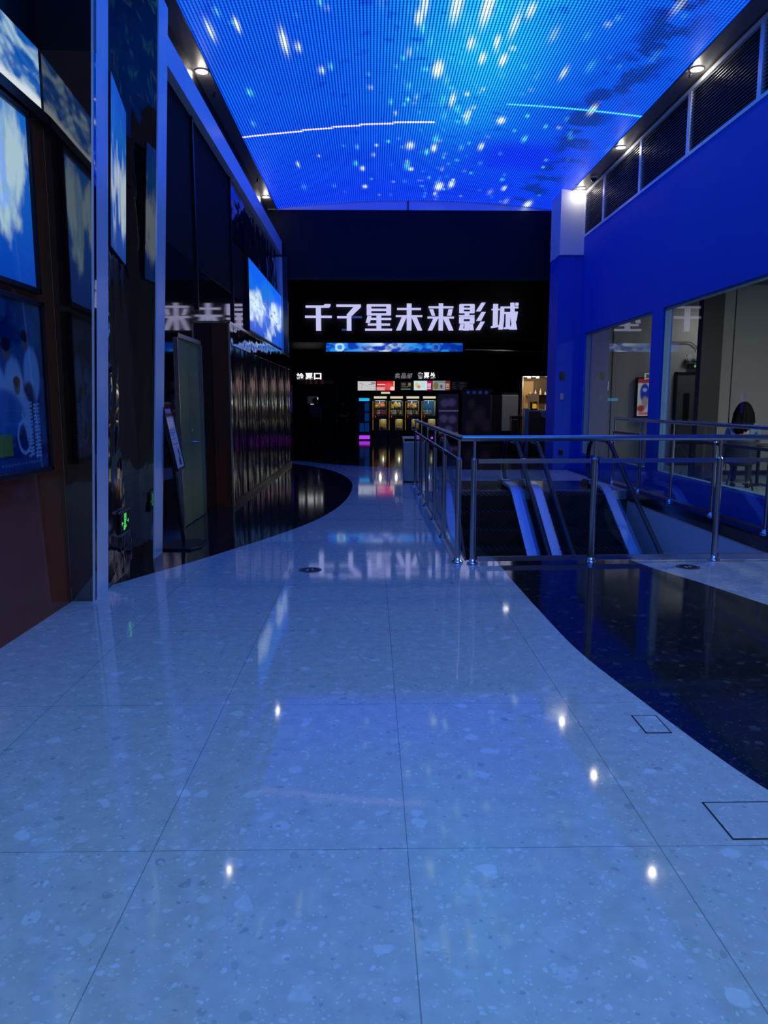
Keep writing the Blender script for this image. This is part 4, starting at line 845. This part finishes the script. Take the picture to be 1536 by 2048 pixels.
# ticket gate, monitor, violet strip
t = thing('ticket_gate', (-2.4, 32.6, 0), 'black ticket gate portal under the small lit letters', 'gate')
MB().box(-3.3, -3.15, 32.4, 32.65, 0, 2.5).build('jamb', M['black'], t); MB().box(-1.55, -1.40, 32.4, 32.65, 0, 2.5).build('jamb', M['grey_dark'], t); MB().box(-3.3, -1.4, 32.4, 32.65, 2.3, 2.5).build('header', M['black'], t)
U, V = uvgrid(40, 8); C = np.zeros(U.shape+(3,)) + np.array(s2l((8, 5, 8))); C = fill(C, (np.sin(U*40) > 0) & (np.abs(V-0.5) < 0.4) & (U > 0.2) & (U < 0.8), (58, 20, 16), 0.7)
picture('text_strip', (-3.1, 32.39, 2.32), (1.5, 0, 0), (0, 0, 0.16), 40, 8, C, M['screen'], t)
t = thing('gate_monitor', (-2.45, 31.8, 0), 'small dim monitor on a post inside the dark ticket gate', 'monitor')
MB().tube([(-2.45, 31.85, 0), (-2.45, 31.85, 1.6)], 0.03, 8).build('post', M['black'], t); MB().box(-2.68, -2.24, 31.8, 31.84, 1.5, 1.80).build('housing', P('monitor_face', (0.02, 0.02, 0.03), 0.4, emit=(0.01, 0.012, 0.02)), t); MB().box(-2.56, -2.38, 31.785, 31.8, 1.46, 1.48).box(-2.26, -2.235, 31.785, 31.8, 1.66, 1.75).build('status_light', M['white_glow'], t)
a = on(578, 826, 1, 25); b = on(582.5, 785, 1, 25)
t = thing('violet_light_strip', (a.x, 25, 0), 'violet upright light strip just past the end of the left wall', 'lamp')
MB().box(a.x-0.06, b.x+0.02, 25.0, 25.1, 0, 2.1).build('post', M['black'], t); MB().box(a.x, b.x, 24.97, 25.0, a.z, b.z).build('tube', M['violet_glow'], t)

# ================================================================== BIN BY THE RAILING
t = thing('litter_bin', (0.76, 14.4, 0), 'slim blue-grey litter bin at the far end of the left railing', 'bin')
bx0, bx1 = 0.60, 0.80
MB().box(0.60, 0.90, 14.25, 14.55, 0.03, 0.78).build('body', P('bin_steel', (0.35, 0.42, 0.5), 0.35, metal=0.6), t, bevel=0.01); MB().box(0.61, 0.89, 14.26, 14.54, 0, 0.03).build('foot', M['black'], t)
MB().box(0.59, 0.91, 14.24, 14.56, 0.84, 0.87).box(0.60, 0.62, 14.25, 14.55, 0.78, 0.84).box(0.88, 0.90, 14.25, 14.55, 0.78, 0.84).build('lid', M['cream'], t)

# ================================================================== RAILINGS
HZ = 1.19
def railing(name_label, pts_posts, ends, z=HZ):
    """posts at the given floor points, glass between them"""
    a, b = ends; t = thing('glass_railing', (*pts_posts[0], 0), name_label, 'railing')
    MB().tube([(a[0], a[1], z), (b[0], b[1], z)], 0.027, 16).ball((a[0], a[1], z), 0.027, 12, 8).ball((b[0], b[1], z), 0.027, 12, 8).build('handrail', M['steel'], t)
    for x, y in pts_posts:
        p = MB().tube([(x, y, 0.01), (x, y, 0.985)], 0.028, 16).tube([(x, y, 0.985), (x, y, 1.0)], [0.028, 0.014], 16).tube([(x, y, 0.99), (x, y, z-0.02)], 0.014, 12).build('post', M['steel'], t)
        MB().lathe((x, y, 0.0015), [(0.055, 0), (0.055, 0.012), (0.036, 0.022), (0.034, 0.045), (0.029, 0.05)], 20).build('base_collar', M['chrome'], p)
    allp = list(pts_posts)
    for (x0, y0), (x1, y1) in zip(allp[:-1], allp[1:]):
        d = Vector((x1-x0, y1-y0, 0)); L = d.length
        if L < 0.3: continue
        d.normalize(); n = Vector((-d.y, d.x, 0)); A = Vector((x0, y0, 0)) + d*0.04; B = Vector((x1, y1, 0)) - d*0.04
        def bar(z0, z1_, th): 
            return MB().hexa([A-n*th+Vector((0,0,z0)), B-n*th+Vector((0,0,z0)), B+n*th+Vector((0,0,z0)), A+n*th+Vector((0,0,z0))], [A-n*th+Vector((0,0,z1_)), B-n*th+Vector((0,0,z1_)), B+n*th+Vector((0,0,z1_)), A+n*th+Vector((0,0,z1_))])
        bar(0.07, 0.95, 0.005).build('glass_panel', M['rail_glass'], t)
        bar(0.95, 0.99, 0.012).build('top_channel', M['steel'], t)
        bar(0.025, 0.07, 0.012).build('bottom_channel', M['steel'], t)
railing('glass railing running away along the left side of the escalator opening', [(0.815, 6.99), (0.815, 8.37), (0.815, 9.65), (0.815, 10.98), (0.815, 12.33), (0.815, 13.9)], ((0.815, 6.72), (0.815, 13.95)))
railing('front glass railing across the near end of the escalator opening', [(0.95, 6.93), (2.09, 6.985), (3.30, 7.05), (4.42, 7.07)], ((0.815, 6.72), (4.5, 7.00)))
railing('far glass railing along the right side of the escalator opening', [(4.57, 14.1), (4.57, 12.7), (4.57, 11.33), (4.57, 9.92), (4.57, 8.52), (4.57, 7.2)], ((4.57, 14.1), (4.57, 7.0)), z=1.22)

# ================================================================== ESCALATORS
def rail_path(z_flat, y_bend=12.62, slope=0.577, y_end=8.0, newel=True, off=0.0):
    pts = []
    if newel:
        for k in range(13):
            a = -math.pi/2 + math.pi*k/12; pts.append((13.42+0.40*math.cos(a), 0.48+0.40*math.sin(a)))
    else: pts.append((13.55, z_flat))
    R_ = 0.9; half = math.atan(slope); tl = R_*math.tan(half/2); pts.append((y_bend+tl+0.25, z_flat))
    for k in range(9):
        a = half*k/8; pts.append((y_bend+tl - R_*math.sin(a), z_flat - R_*(1-math.cos(a))))
    y1, z1_ = pts[-1]; pts.append((y_end, z1_ - (y1-y_end)*slope)); return pts
def ribbon(mb, x0, x1, top, th):     # band of vertical thickness th hanging under path
    n = len(top); vs = []
    for (y, z) in top: vs += [(x0, y, z), (x1, y, z), (x1, y, z-th), (x0, y, z-th)]
    fs = [(3, 2, 1, 0), ((n-1)*4, (n-1)*4+1, (n-1)*4+2, (n-1)*4+3)]
    for i in range(n-1):
        a = i*4; b = a+4
        for k in range(4): fs.append((a+k, a+(k+1) % 4, b+(k+1) % 4, b+k))
    mb.add(vs, fs); return mb
M['deck_metal'] = P('escalator_deck_steel', (0.55, 0.72, 1.0), 0.35, metal=0.75)
M['step'] = P('escalator_step', (0.010, 0.010, 0.012), 0.45, metal=0.3)
M['esc_glass'] = glassm('escalator_glass', (0.88, 0.93, 0.96))
def escalator(x0, x1, label):
    t = thing('escalator', ((x0+x1)/2, 13.0, 0), label, 'escalator', 'pair of escalators in the floor opening')
    MB().box(x0-0.13, x1+0.13, 12.9, 14.5, 0.0, 0.012).build('landing_plate', M['dark_steel'], t)
    MB().box(x0+0.02, x1-0.02, 12.78, 12.92, -0.03, 0.016).build('comb_plate', M['steel'], t)
    for i in range(15):
        y = 12.78 - i*0.40; z = 0.0 if i < 1 else -(i)*0.231
        b = MB().box(x0+0.03, x1-0.03, y-0.40, y+0.01, z-0.26, z-0.025)
        for k in range(12):
            gx = x0+0.06+k*(x1-x0-0.12)/11.5; b.box(gx, gx+0.03, y-0.395, y, z-0.025, z-0.005)
        b.build('step', M['step'], t)
    for s, xb in ((-1, x0), (1, x1)):
        g = MB(); hp = rail_path(0.88, y_end=5.6); lo = rail_path(0.12, y_end=5.6, newel=False)
        xo = xb + s*0.02
        # glass body: between deck and handrail
        top = hp[6:]; ys = [p[0] for p in top]
        def zl(y): 
            pts = sorted(lo); return float(np.interp(y, [p[0] for p in pts], [p[1] for p in pts]))
        vs = []; n = 0
        for (y, z) in top: vs += [(xo-0.006, y, z-0.01), (xo+0.006, y, z-0.01), (xo+0.006, y, zl(min(y, 13.55))-0.02), (xo-0.006, y, zl(min(y, 13.55))-0.02)]; n += 1
        fs = [(3, 2, 1, 0), ((n-1)*4, (n-1)*4+1, (n-1)*4+2, (n-1)*4+3)]
        for i in range(n-1):
            a = i*4; b = a+4
            for k in range(4): fs.append((a+k, a+(k+1) % 4, b+(k+1) % 4, b+k))
        g.add(vs, fs); bal = g.build('balustrade', M['esc_glass'], t)
        MB().tube([(xo, y, z) for y, z in hp], 0.036, 10).build('handrail', M['rubber'], t)
        MB().tube([(xo, y, z-0.045 if i > 12 else z) for i, (y, z) in enumerate(hp) if i > 12], 0.014, 6).build('handrail_track', M['steel'], bal)
        dk = MB(); w_in, w_out = (0.0, 0.13)
        ribbon(dk, xb - s*0.075, xb + s*0.075, [(y, z) for y, z in lo], 0.05); dk.build('deck_strip', M['deck_metal'], t)
        sk = MB(); ribbon(sk, xb - s*0.02, xb + s*0.06, [(y, z-0.05) for y, z in lo], 0.55); sk.build('skirt', M['dark_steel'], t)
        MB().prism([(13.40, 0.0), (13.86, 0.0), (13.86, 0.05), (13.70, 0.13), (13.40, 0.13)], xb-0.09, xb+0.09, 'x').build('newel_base', M['rubber'], t)
        MB().hexa([(xb-0.05, 13.42, 0.131), (xb+0.05, 13.42, 0.131), (xb+0.05, 13.66, 0.131), (xb-0.05, 13.66, 0.131)], [(xb-0.05, 13.42, 0.137), (xb+0.05, 13.42, 0.137), (xb+0.05, 13.66, 0.137), (xb-0.05, 13.66, 0.137)]).build('newel_plate', M['satin_strip'], t)
    return t
escalator(1.28, 2.42, 'left escalator of the pair, next to the left glass railing')
escalator(2.80, 3.98, 'right escalator of the pair, next to the white opening wall')

# ================================================================== FLOOR STICKERS AND COVERS
def sticker(x, y, label):
    t = thing('floor_sticker', (x, y, 0), label, 'floor sticker', 'round floor stickers')
    MB().lathe((x, y, 0.0016), [(0.105, 0), (0.105, 0.0012)], 40).build('disc', M['black'], t)
    r = MB(); 
    for a0 in range(0, 40): 
        a = 2*math.pi*a0/40; b = 2*math.pi*(a0+1)/40
        r.add([(x+0.088*math.cos(a), y+0.088*math.sin(a), 0.0029), (x+0.088*math.cos(b), y+0.088*math.sin(b), 0.0029), (x+0.093*math.cos(b), y+0.093*math.sin(b), 0.0029), (x+0.093*math.cos(a), y+0.093*math.sin(a), 0.0029)], [(0, 1, 2, 3)])
    r.build('ring', M['grey_paint'], t)
    for sx in (-1, 1):
        f = MB(); f.lathe((x+sx*0.022, y+0.012*sx+0.015, 0.0029), [(0.012, 0), (0.012, 0.0005)], 14); f.lathe((x+sx*0.022, y+0.012*sx-0.018, 0.0029), [(0.009, 0), (0.009, 0.0005)], 12)
        f.build('footprint', M['white'], t)
sticker(-0.563, 6.69, 'round black footprint sticker on the pale floor by the left curve')
sticker(2.93, 6.76, 'round black footprint sticker in front of the railing at right')
def cover(x0, x1, y0, y1, label):
    t = thing('floor_cover', ((x0+x1)/2, (y0+y1)/2, 0), label, 'floor cover', 'square floor access covers')
    MB().box(x0, x1, y0, y1, 0.0004, 0.0024).build('plate', M['floor'], t)
    w = 0.006; MB().box(x0-w, x0, y0-w, y1+w, 0.0004, 0.0026).box(x1, x1+w, y0-w, y1+w, 0.0004, 0.0026).box(x0, x1, y0-w, y0, 0.0004, 0.0026).box(x0, x1, y1, y1+w, 0.0004, 0.0026).build('joint', M['black'], t)
cover(1.256, 1.50, 2.40, 2.635, 'larger square stone access cover nearest the lower right edge')
cover(1.262, 1.372, 3.25, 3.435, 'smaller square stone access cover beside the dark curve')

# ================================================================== RIGHT ROOM BEHIND THE GLASS
MB().box(X_R+0.16, 9.6, 3.5, 18.44, -0.1, 0.0).build('floor_room', M['room_floor'], kind='structure')
MB().box(X_R+0.16, 9.6, 3.5, 18.44, 3.9, 4.0).build('ceiling_room', M['grey_dark'], kind='structure')
MB().box(X_R+0.16, 9.5, 18.3, 18.44, 0, 3.9).build('wall_room_back', M['grey_paint'], kind='structure')
MB().box(9.5, 9.6, 3.5, 18.44, 0, 3.9).build('wall_room_side', M['grey_paint'], kind='structure')
MB().box(X_R+0.16, 9.6, 3.4, 3.5, 0, 3.9).build('wall_room_front', M['grey_dark'], kind='structure')
# charcoal pier in the room, panel joint and skirting
q0 = on(1397, 800, 1, 15.5).x; q1 = on(1438, 800, 1, 15.5).x
MB().box(q0, q1, 15.5, 15.72, 0, 3.9).build('wall_room_pier', P('dark_pier_paint', (0.05, 0.05, 0.065), 0.5), kind='structure')
MB().box(q1+0.001, 9.5, 15.7, 15.8, 0, 3.9).build('wall_room_partition', M['grey_paint'], kind='structure')
q2 = on(1460, 800, 1, 15.69).x; MB().box(q2-0.008, q2+0.008, 15.685, 15.7, 0.1, 3.9).build('trim_19', M['black'], kind='structure')
MB().box(q1+0.001, 9.5, 15.68, 15.7, 0, 0.10).build('baseboard_room', M['black'], kind='structure')
q3 = on(1222, 800, 1, 18.29).x; MB().box(q3-0.008, q3+0.008, 18.285, 18.3, 0.0, 3.9).build('trim_20', M['black'], kind='structure')
# door in the room
d0 = on(1352, 800, 1, 18.25).x; d1 = d0+0.95
dr2 = MB().box(d0, d1, 18.24, 18.29, 0.01, 2.2).build('door_2', M['grey_dark'], kind='structure')
MB().box(d0-0.05, d0, 18.22, 18.3, 0, 2.25).box(d1, d1+0.05, 18.22, 18.3, 0, 2.25).box(d0-0.05, d1+0.05, 18.22, 18.3, 2.2, 2.25).build('door_frame', M['black'], dr2)
MB().box(d0+0.17, d0+0.32, 18.232, 18.24, 1.05, 1.75).build('door_window', M['black'], dr2)
MB().lathe((d0+0.42, 18.22, 1.0), [(0.02, 0), (0.02, 0.04)], 10).build('door_handle', M['steel'], dr2)
# conduit, emergency light, exit light
e = on(1385, 725, 1, 18.1)
t = thing('emergency_light', (e.x, 18.2, e.z), 'twin-head emergency light on the room wall above the far door', 'emergency light')
MB().box(e.x-0.11, e.x+0.14, 18.2, 18.29, e.z-0.02, e.z+0.05).build('battery_box', M['grey_dark'], t)
for s in (-0.08, 0.10):
    h_ = MB().tube([(e.x+s, 18.22, e.z+0.05), (e.x+s, 18.2, e.z+0.14)], 0.012, 8).tube([(e.x+s, 18.22, e.z+0.17), (e.x+s+0.01, 18.12, e.z+0.14)], [0.035, 0.06], 12).build('lamp_head', M['white'], t)
t = thing('room_exit_sign', (e.x+0.08, 18.2, e.z-0.15), 'green glowing exit sign beneath the emergency light in the room', 'exit sign')
MB().box(e.x-0.04, e.x+0.30, 18.22, 18.27, e.z-0.14, e.z-0.03).build('housing', M['black'], t); MB().box(e.x+0.10, e.x+0.22, 18.212, 18.22, e.z-0.11, e.z-0.05).build('symbol', M['green_glow'], t)
tag(MB().tube([on(1330, 684, 1, 18.25), on(1380, 684, 1, 18.25), on(1392, 692, 1, 18.25), on(1394, 700, 1, 18.25)], 0.012, 8).build('conduit', M['grey_dark']), 'thin cable conduit bending down across the room wall', 'conduit')
# poster reflected in the window, built as a glowing board in the room
a = on(1276, 832, 1, 18.1); b = on(1305, 757, 1, 18.1)
t = thing('poster_reflection', ((a.x+b.x)/2, 18.2, a.z), 'tall reflection of a red and blue film poster, built as a glowing board behind the first window', 'poster')
U, V = uvgrid(40, 90); C = np.zeros(U.shape+(3,)) + np.array(s2l((150, 150, 160))); C = fill(C, V > 0.88, (120, 40, 45)); C = fill(C, ell(U, V, 0.55, 0.62, 0.36, 0.26, 0.2), (24, 40, 130)); C = fill(C, ell(U, V, 0.55, 0.70, 0.18, 0.05, 0.3), (100, 130, 190)); C = fill(C, ell(U, V, 0.6, 0.36, 0.25, 0.16, 0.3), (120, 100, 110)); C = fill(C, ell(U, V, 0.3, 0.2, 0.3, 0.09, 0.3), (120, 45, 45)); C = fill(C, rect(U, V, 0.15, 0.9, 0.03, 0.1), (150, 90, 90))
MB().box(a.x-0.03, b.x+0.03, 18.2, 18.28, a.z-0.03, b.z+0.03).build('frame', M['black'], t); picture('picture', (a.x, 18.195, a.z), (b.x-a.x, 0, 0), (0, 0, b.z-a.z), 40, 90, C*0.9, M['screen'], t)
# ceiling panels of the room (out of view above the window heads) that light it
for (x, y, e_) in ((8.0, 17.2, 6), (7.6, 9.6, 62)):
    t = thing('room_ceiling_lamp', (x, y, 3.85), ('far' if y > 12 else 'near')+' ceiling lamp panel inside the side room', 'ceiling light')
    MB().box(x-0.3, x+0.3, y-0.3, y+0.3, 3.87, 3.9).build('housing', M['white'], t)
    lamp('room_lamp', (x, y, 3.84), e_*3.0, (1.0, 0.97, 0.86), kind='AREA', size=(0.55, 0.55), parent=t)

# ================================================================== PEOPLE
def skinobj(name, verts, edges, radii, mat, parent, sub=2, root=0):
    me = bpy.data.meshes.new(name); base = WORLD[parent.name]
    me.from_pydata([tuple(Vector(v)-base) for v in verts], edges, []); me.update()
    o = bpy.data.objects.new(name, me); COL.objects.link(o); o.parent = parent; WORLD[o.name] = base.copy()
    m = o.modifiers.new('skin', 'SKIN'); m.use_smooth_shade = True
    sv = me.skin_vertices[0].data
    for i, r in enumerate(radii):
        rr = r if isinstance(r, tuple) else (r, r); sv[i].radius = rr; sv[i].use_root = (i == root)
    s = o.modifiers.new('sub', 'SUBSURF'); s.levels = sub; s.render_levels = sub
    me.materials.append(mat); return o
M['skin'] = P('skin', (0.45, 0.27, 0.20), 0.5); M['hair'] = P('black_hair', (0.004, 0.004, 0.005), 0.75, ior=1.2)
def person(loc, rz, label, h, top_m, leg_m, pose='stand', long_hair=False):
    """figure built facing +Y locally, turned by rz"""
    t = thing('person', loc, label, 'person'); c, s = math.cos(rz), math.sin(rz)
    def w(x, y, z): return (loc[0]+c*x-s*y, loc[1]+s*x+c*y, loc[2]+z)
    k = h/1.7
    if pose == 'stand':
        J = dict(pel=(0,0,.95), sp=(0,0,1.12), ch=(0,.01,1.30), nk=(0,0,1.44), hd0=(0,.01,1.53), hd=(0,.015,1.60), hd1=(0,.01,1.655),
                 shl=(-.17,0,1.38), shr=(.17,0,1.38), ell=(-.21,-.02,1.12), elr=(.21,-.02,1.12), wrl=(-.21,.06,.88), wrr=(.21,.06,.88),
                 hpl=(-.09,0,.90), hpr=(.09,0,.90), knl=(-.10,.02,.50), knr=(.10,.04,.50), anl=(-.10,-.01,.09), anr=(.10,.02,.09), tol=(-.11,.15,.035), tor=(.11,.18,.035))
    else:
        J = dict(pel=(0,0,.54), sp=(0,-.01,.72), ch=(0,.0,.92), nk=(0,.03,1.08), hd0=(0,.05,1.18), hd=(0,.06,1.25), hd1=(0,.06,1.31),
                 shl=(-.17,.01,1.01), shr=(.17,.01,1.01), ell=(-.23,.10,.78), elr=(.25,.12,.78), wrl=(-.16,.33,.80), wrr=(.14,.34,.80),
                 hpl=(-.09,.03,.52), hpr=(.09,.03,.52), knl=(-.11,.44,.53), knr=(.11,.44,.53), anl=(-.11,.40,.09), anr=(.11,.46,.09), tol=(-.12,.56,.035), tor=(.12,.62,.035))
    J = {n: w(*(Vector(p)*k)) for n, p in J.items()}
    names = list(J); idx = {n: i for i, n in enumerate(names)}
    Ed = [('pel','sp'),('sp','ch'),('ch','nk'),('nk','hd0'),('hd0','hd'),('hd','hd1'),('ch','shl'),('ch','shr'),('shl','ell'),('shr','elr'),('ell','wrl'),('elr','wrr'),('pel','hpl'),('pel','hpr'),('hpl','knl'),('hpr','knr'),('knl','anl'),('knr','anr'),('anl','tol'),('anr','tor')]
    rad = dict(pel=(.13,.10), sp=(.12,.09), ch=(.14,.10), nk=.05, hd0=.065, hd=.088, hd1=.062, shl=.06, shr=.06, ell=.042, elr=.042, wrl=.028, wrr=.028, hpl=.09, hpr=.09, knl=.058, knr=.058, anl=.038, anr=.038, tol=.034, tor=.034)
    V_ = [J[n] for n in names]; body = skinobj('body', V_, [(idx[a], idx[b]) for a, b in Ed], [tuple(q*k for q in rad[n]) if isinstance(rad[n], tuple) else rad[n]*k for n in names], M['skin'], t)
    # hands: palm and five fingers each
    for sd, wr, el in ((-1, 'wrl', 'ell'), (1, 'wrr', 'elr')):
        W0 = Vector(J[wr]); d = (W0-Vector(J[el])).normalized(); side = Vector((c*sd, s*sd, 0)); side = (side - d*side.dot(d)).normalized(); nrm = d.cross(side)
        vs = [W0, W0+d*.05*k, W0+d*.085*k]; es = [(0, 1), (1, 2)]; rs = [.026*k, (.036*k, .018*k), (.036*k, .016*k)]
        for q, (o_, L_) in enumerate(((-.027, .062), (-.009, .072), (.009, .070), (.026, .055))):
            b0 = len(vs); vs += [W0+d*.095*k+side*o_*k, W0+d*(.095+L_*.55)*k+side*o_*k+nrm*.008*k, W0+d*(.095+L_*.9)*k+side*o_*k+nrm*.026*k]; es += [(2, b0), (b0, b0+1), (b0+1, b0+2)]; rs += [.0095*k, .009*k, .008*k]
        b0 = len(vs); vs += [W0+d*.035*k-side*.036*k, W0+d*.07*k-side*.052*k+nrm*.01*k]; es += [(1, b0), (b0, b0+1)]; rs += [.012*k, .010*k]
        skinobj('hand', vs, es, rs, M['skin'], t, sub=1)
    def sub(name, keys, scale, mat):
        kk_ = [n for n in names if n in keys]; ii = {n: i for i, n in enumerate(kk_)}
        skinobj(name, [J[n] for n in kk_], [(ii[a], ii[b]) for a, b in Ed if a in ii and b in ii], [tuple(q*k*scale for q in rad[n]) if isinstance(rad[n], tuple) else rad[n]*k*scale for n in kk_], mat, t)
    sub('shirt', ('pel','sp','ch','shl','shr','ell','elr'), 1.22, top_m)
    sub('trousers', ('pel','hpl','hpr','knl','knr','anl','anr'), 1.18, leg_m)
    for an, to in (('anl', 'tol'), ('anr', 'tor')):
        sh_ = MB(); A_ = Vector(J[an]); T_ = Vector(J[to]); lo_ = Vector((A_.x, A_.y, T_.z)); sh_.tube([lo_-(T_-lo_)*.35, lo_, (lo_+T_)/2, T_, T_+(T_-lo_)*.25], [.03*k, .045*k, .046*k, .043*k, .018*k], 12); sh_.build('shoe', M['black'], t)
    H = Vector(J['hd']); f = Vector((-s, c, 0)); r_ = Vector((c, s, 0))
    hb = MB(); hb.ball(H-f*.018*k+Vector((0,0,.022*k)), .118*k, 18, 12, (1, 1, 1.1))
    if long_hair:
        for q in range(9):
            a = math.pi*(0.02+0.96*q/8); dx = r_*math.cos(a)*.10*k; dy = -f*math.sin(a)*.10*k
            hb.tube([H+dx*.8+dy*.8+Vector((0,0,.07*k)), H+dx*1.05+dy*1.15+Vector((0,0,-.04*k)), H+dx*1.2+dy*1.35+Vector((0,0,-.20*k)), H+dx*1.15+dy*1.3+Vector((0,0,-.36*k))], [.03*k, .05*k, .055*k, .02*k], 10)
    if long_hair: hb.ball(H-f*.085*k-Vector((0,0,.20*k)), .14*k, 16, 10, (1.1, 0.5, 1.6))
    hb.build('hair', M['hair'], t)
    fc = MB(); fc.ball(H+f*.085*k, .018*k, 8, 6, (0.7, 0.9, 1.2)); 
    fc.ball(H+f*.075*k-Vector((0,0,.045*k)), .02*k, 8, 6, (1.3, 0.5, 0.4)); fc.build('nose_and_mouth', M['skin'], t)
    ey = MB()
    for q in (-1, 1): ey.ball(H+f*.078*k+r_*q*.032*k+Vector((0,0,.018*k)), .012*k, 8, 6)
    ey.build('eyes', M['black'], t)
    return t
cloth = lambda n, c: P(n, c, 0.85)
person((6.40, 12.9, 0), math.radians(-28), 'person with long black hair seated in the side room, seen from behind', 1.86, cloth('pale_blue_top', (0.14, 0.20, 0.38)), cloth('dark_trousers', (0.02, 0.02, 0.03)), 'sit', True)
person((-2.25, 30.3, 0), 0.1, 'person in a grey top standing before the dark ticket gate', 1.68, cloth('grey_top', (0.30, 0.30, 0.30)), cloth('black_trousers', (0.01, 0.01, 0.01)))
person((-1.15, 30.0, 0), 0.4, 'person in dark clothes standing between gate and capsule machine', 1.72, cloth('dark_jacket', (0.012, 0.012, 0.02)), cloth('dark_trousers_b', (0.01, 0.01, 0.015)))
# chairs and table in the room
def shell_chair(x, y, rz, label):
    t = thing('shell_chair', (x, y, 0), label, 'chair', 'moulded chairs in the side room'); c, s = math.cos(rz), math.sin(rz)
    def w(a, b, z): return (x+c*a-s*b, y+s*a+c*b, z)
    sh = MB(); nu_, nv_ = 12, 12; vs = []; 
    for i in range(nv_+1):
        v = i/nv_
        if v < 0.5: yb = 0.24-v*0.9; zb = 0.46-0.03*math.sin(v*2*math.pi)
        else: yb = -0.21-0.10*(v-0.5)*2; zb = 0.46+(v-0.5)*2*0.42
        for j in range(nu_+1):
            u = j/nu_*2-1; wd = 0.25*(1-0.25*max(0, v-0.75)*4*0.5); vs.append((u*wd, yb+0.06*abs(u)**2*(1 if v > 0.4 else 0), zb+0.07*abs(u)**2.5*(1 if v < 0.7 else 0.2)))
    q = len(vs); vs2 = [w(*p) for p in vs] + [w(p[0], p[1]-0.008, p[2]-0.012) for p in vs]; fs = []
    for i in range(nv_):
        for j in range(nu_):
            a = i*(nu_+1)+j; fs.append((a, a+1, a+nu_+2, a+nu_+1)); fs.append((q+a, q+a+nu_+1, q+a+nu_+2, q+a+1))
    for i in range(nv_):
        a = i*(nu_+1); fs.append((a, a+nu_+1, q+a+nu_+1, q+a)); a += nu_; fs.append((a, q+a, q+a+nu_+1, a+nu_+1))
    for j in range(nu_):
        fs.append((j, q+j, q+j+1, j+1)); a = nv_*(nu_+1)+j; fs.append((a, a+1, q+a+1, q+a))
    sh.add(vs2, fs, True); sh.build('seat_shell', P('navy_shell_'+str(len(WORLD)), (0.02, 0.03, 0.06), 0.4), t)
    for a in (-1, 1):
        for b in (-1, 1): MB().tube([w(a*0.13, b*0.10-0.02, 0.43), w(a*0.22, b*0.20-0.02, 0.0)], 0.010, 8).build('leg', M['black'], t)
    return t
shell_chair(6.40, 12.9, math.radians(-28), 'dark moulded chair with thin legs under the seated person')
shell_chair(6.9, 14.1, math.radians(200), 'empty dark moulded chair behind the far table in the side room')
def rtable(x, y, label):
    t = thing('round_table', (x, y, 0), label, 'table')
    MB().lathe((x, y, 0.72), [(0.39, 0), (0.40, 0.01), (0.40, 0.03), (0.39, 0.035)], 32).build('tabletop', M['black'], t)
    MB().tube([(x, y, 0.03), (x, y, 0.72)], 0.03, 12).build('column', M['black'], t); MB().lathe((x, y, 0), [(0.24, 0), (0.24, 0.015), (0.05, 0.035)], 24).build('foot', M['black'], t)
rtable(6.35, 14.85, 'dark round table in the side room left of the seated person')
rtable(7.15, 13.75, 'dark round table in front of the seated person')
for px, pyy in ((1364, 955), (1416, 962)):
    p = on(px, pyy, 2, 0.0); 
    tag(MB().lathe((min(p.x, 6.2), p.y*min(p.x, 6.2)/p.x, 0), [(0.055, 0), (0.06, 0.14), (0.05, 0.15)], 14).build('floor_cup', M['grey_dark']), ('left' if px < 1400 else 'right')+' one of two small dark pots on the room floor behind the glass', 'pot')
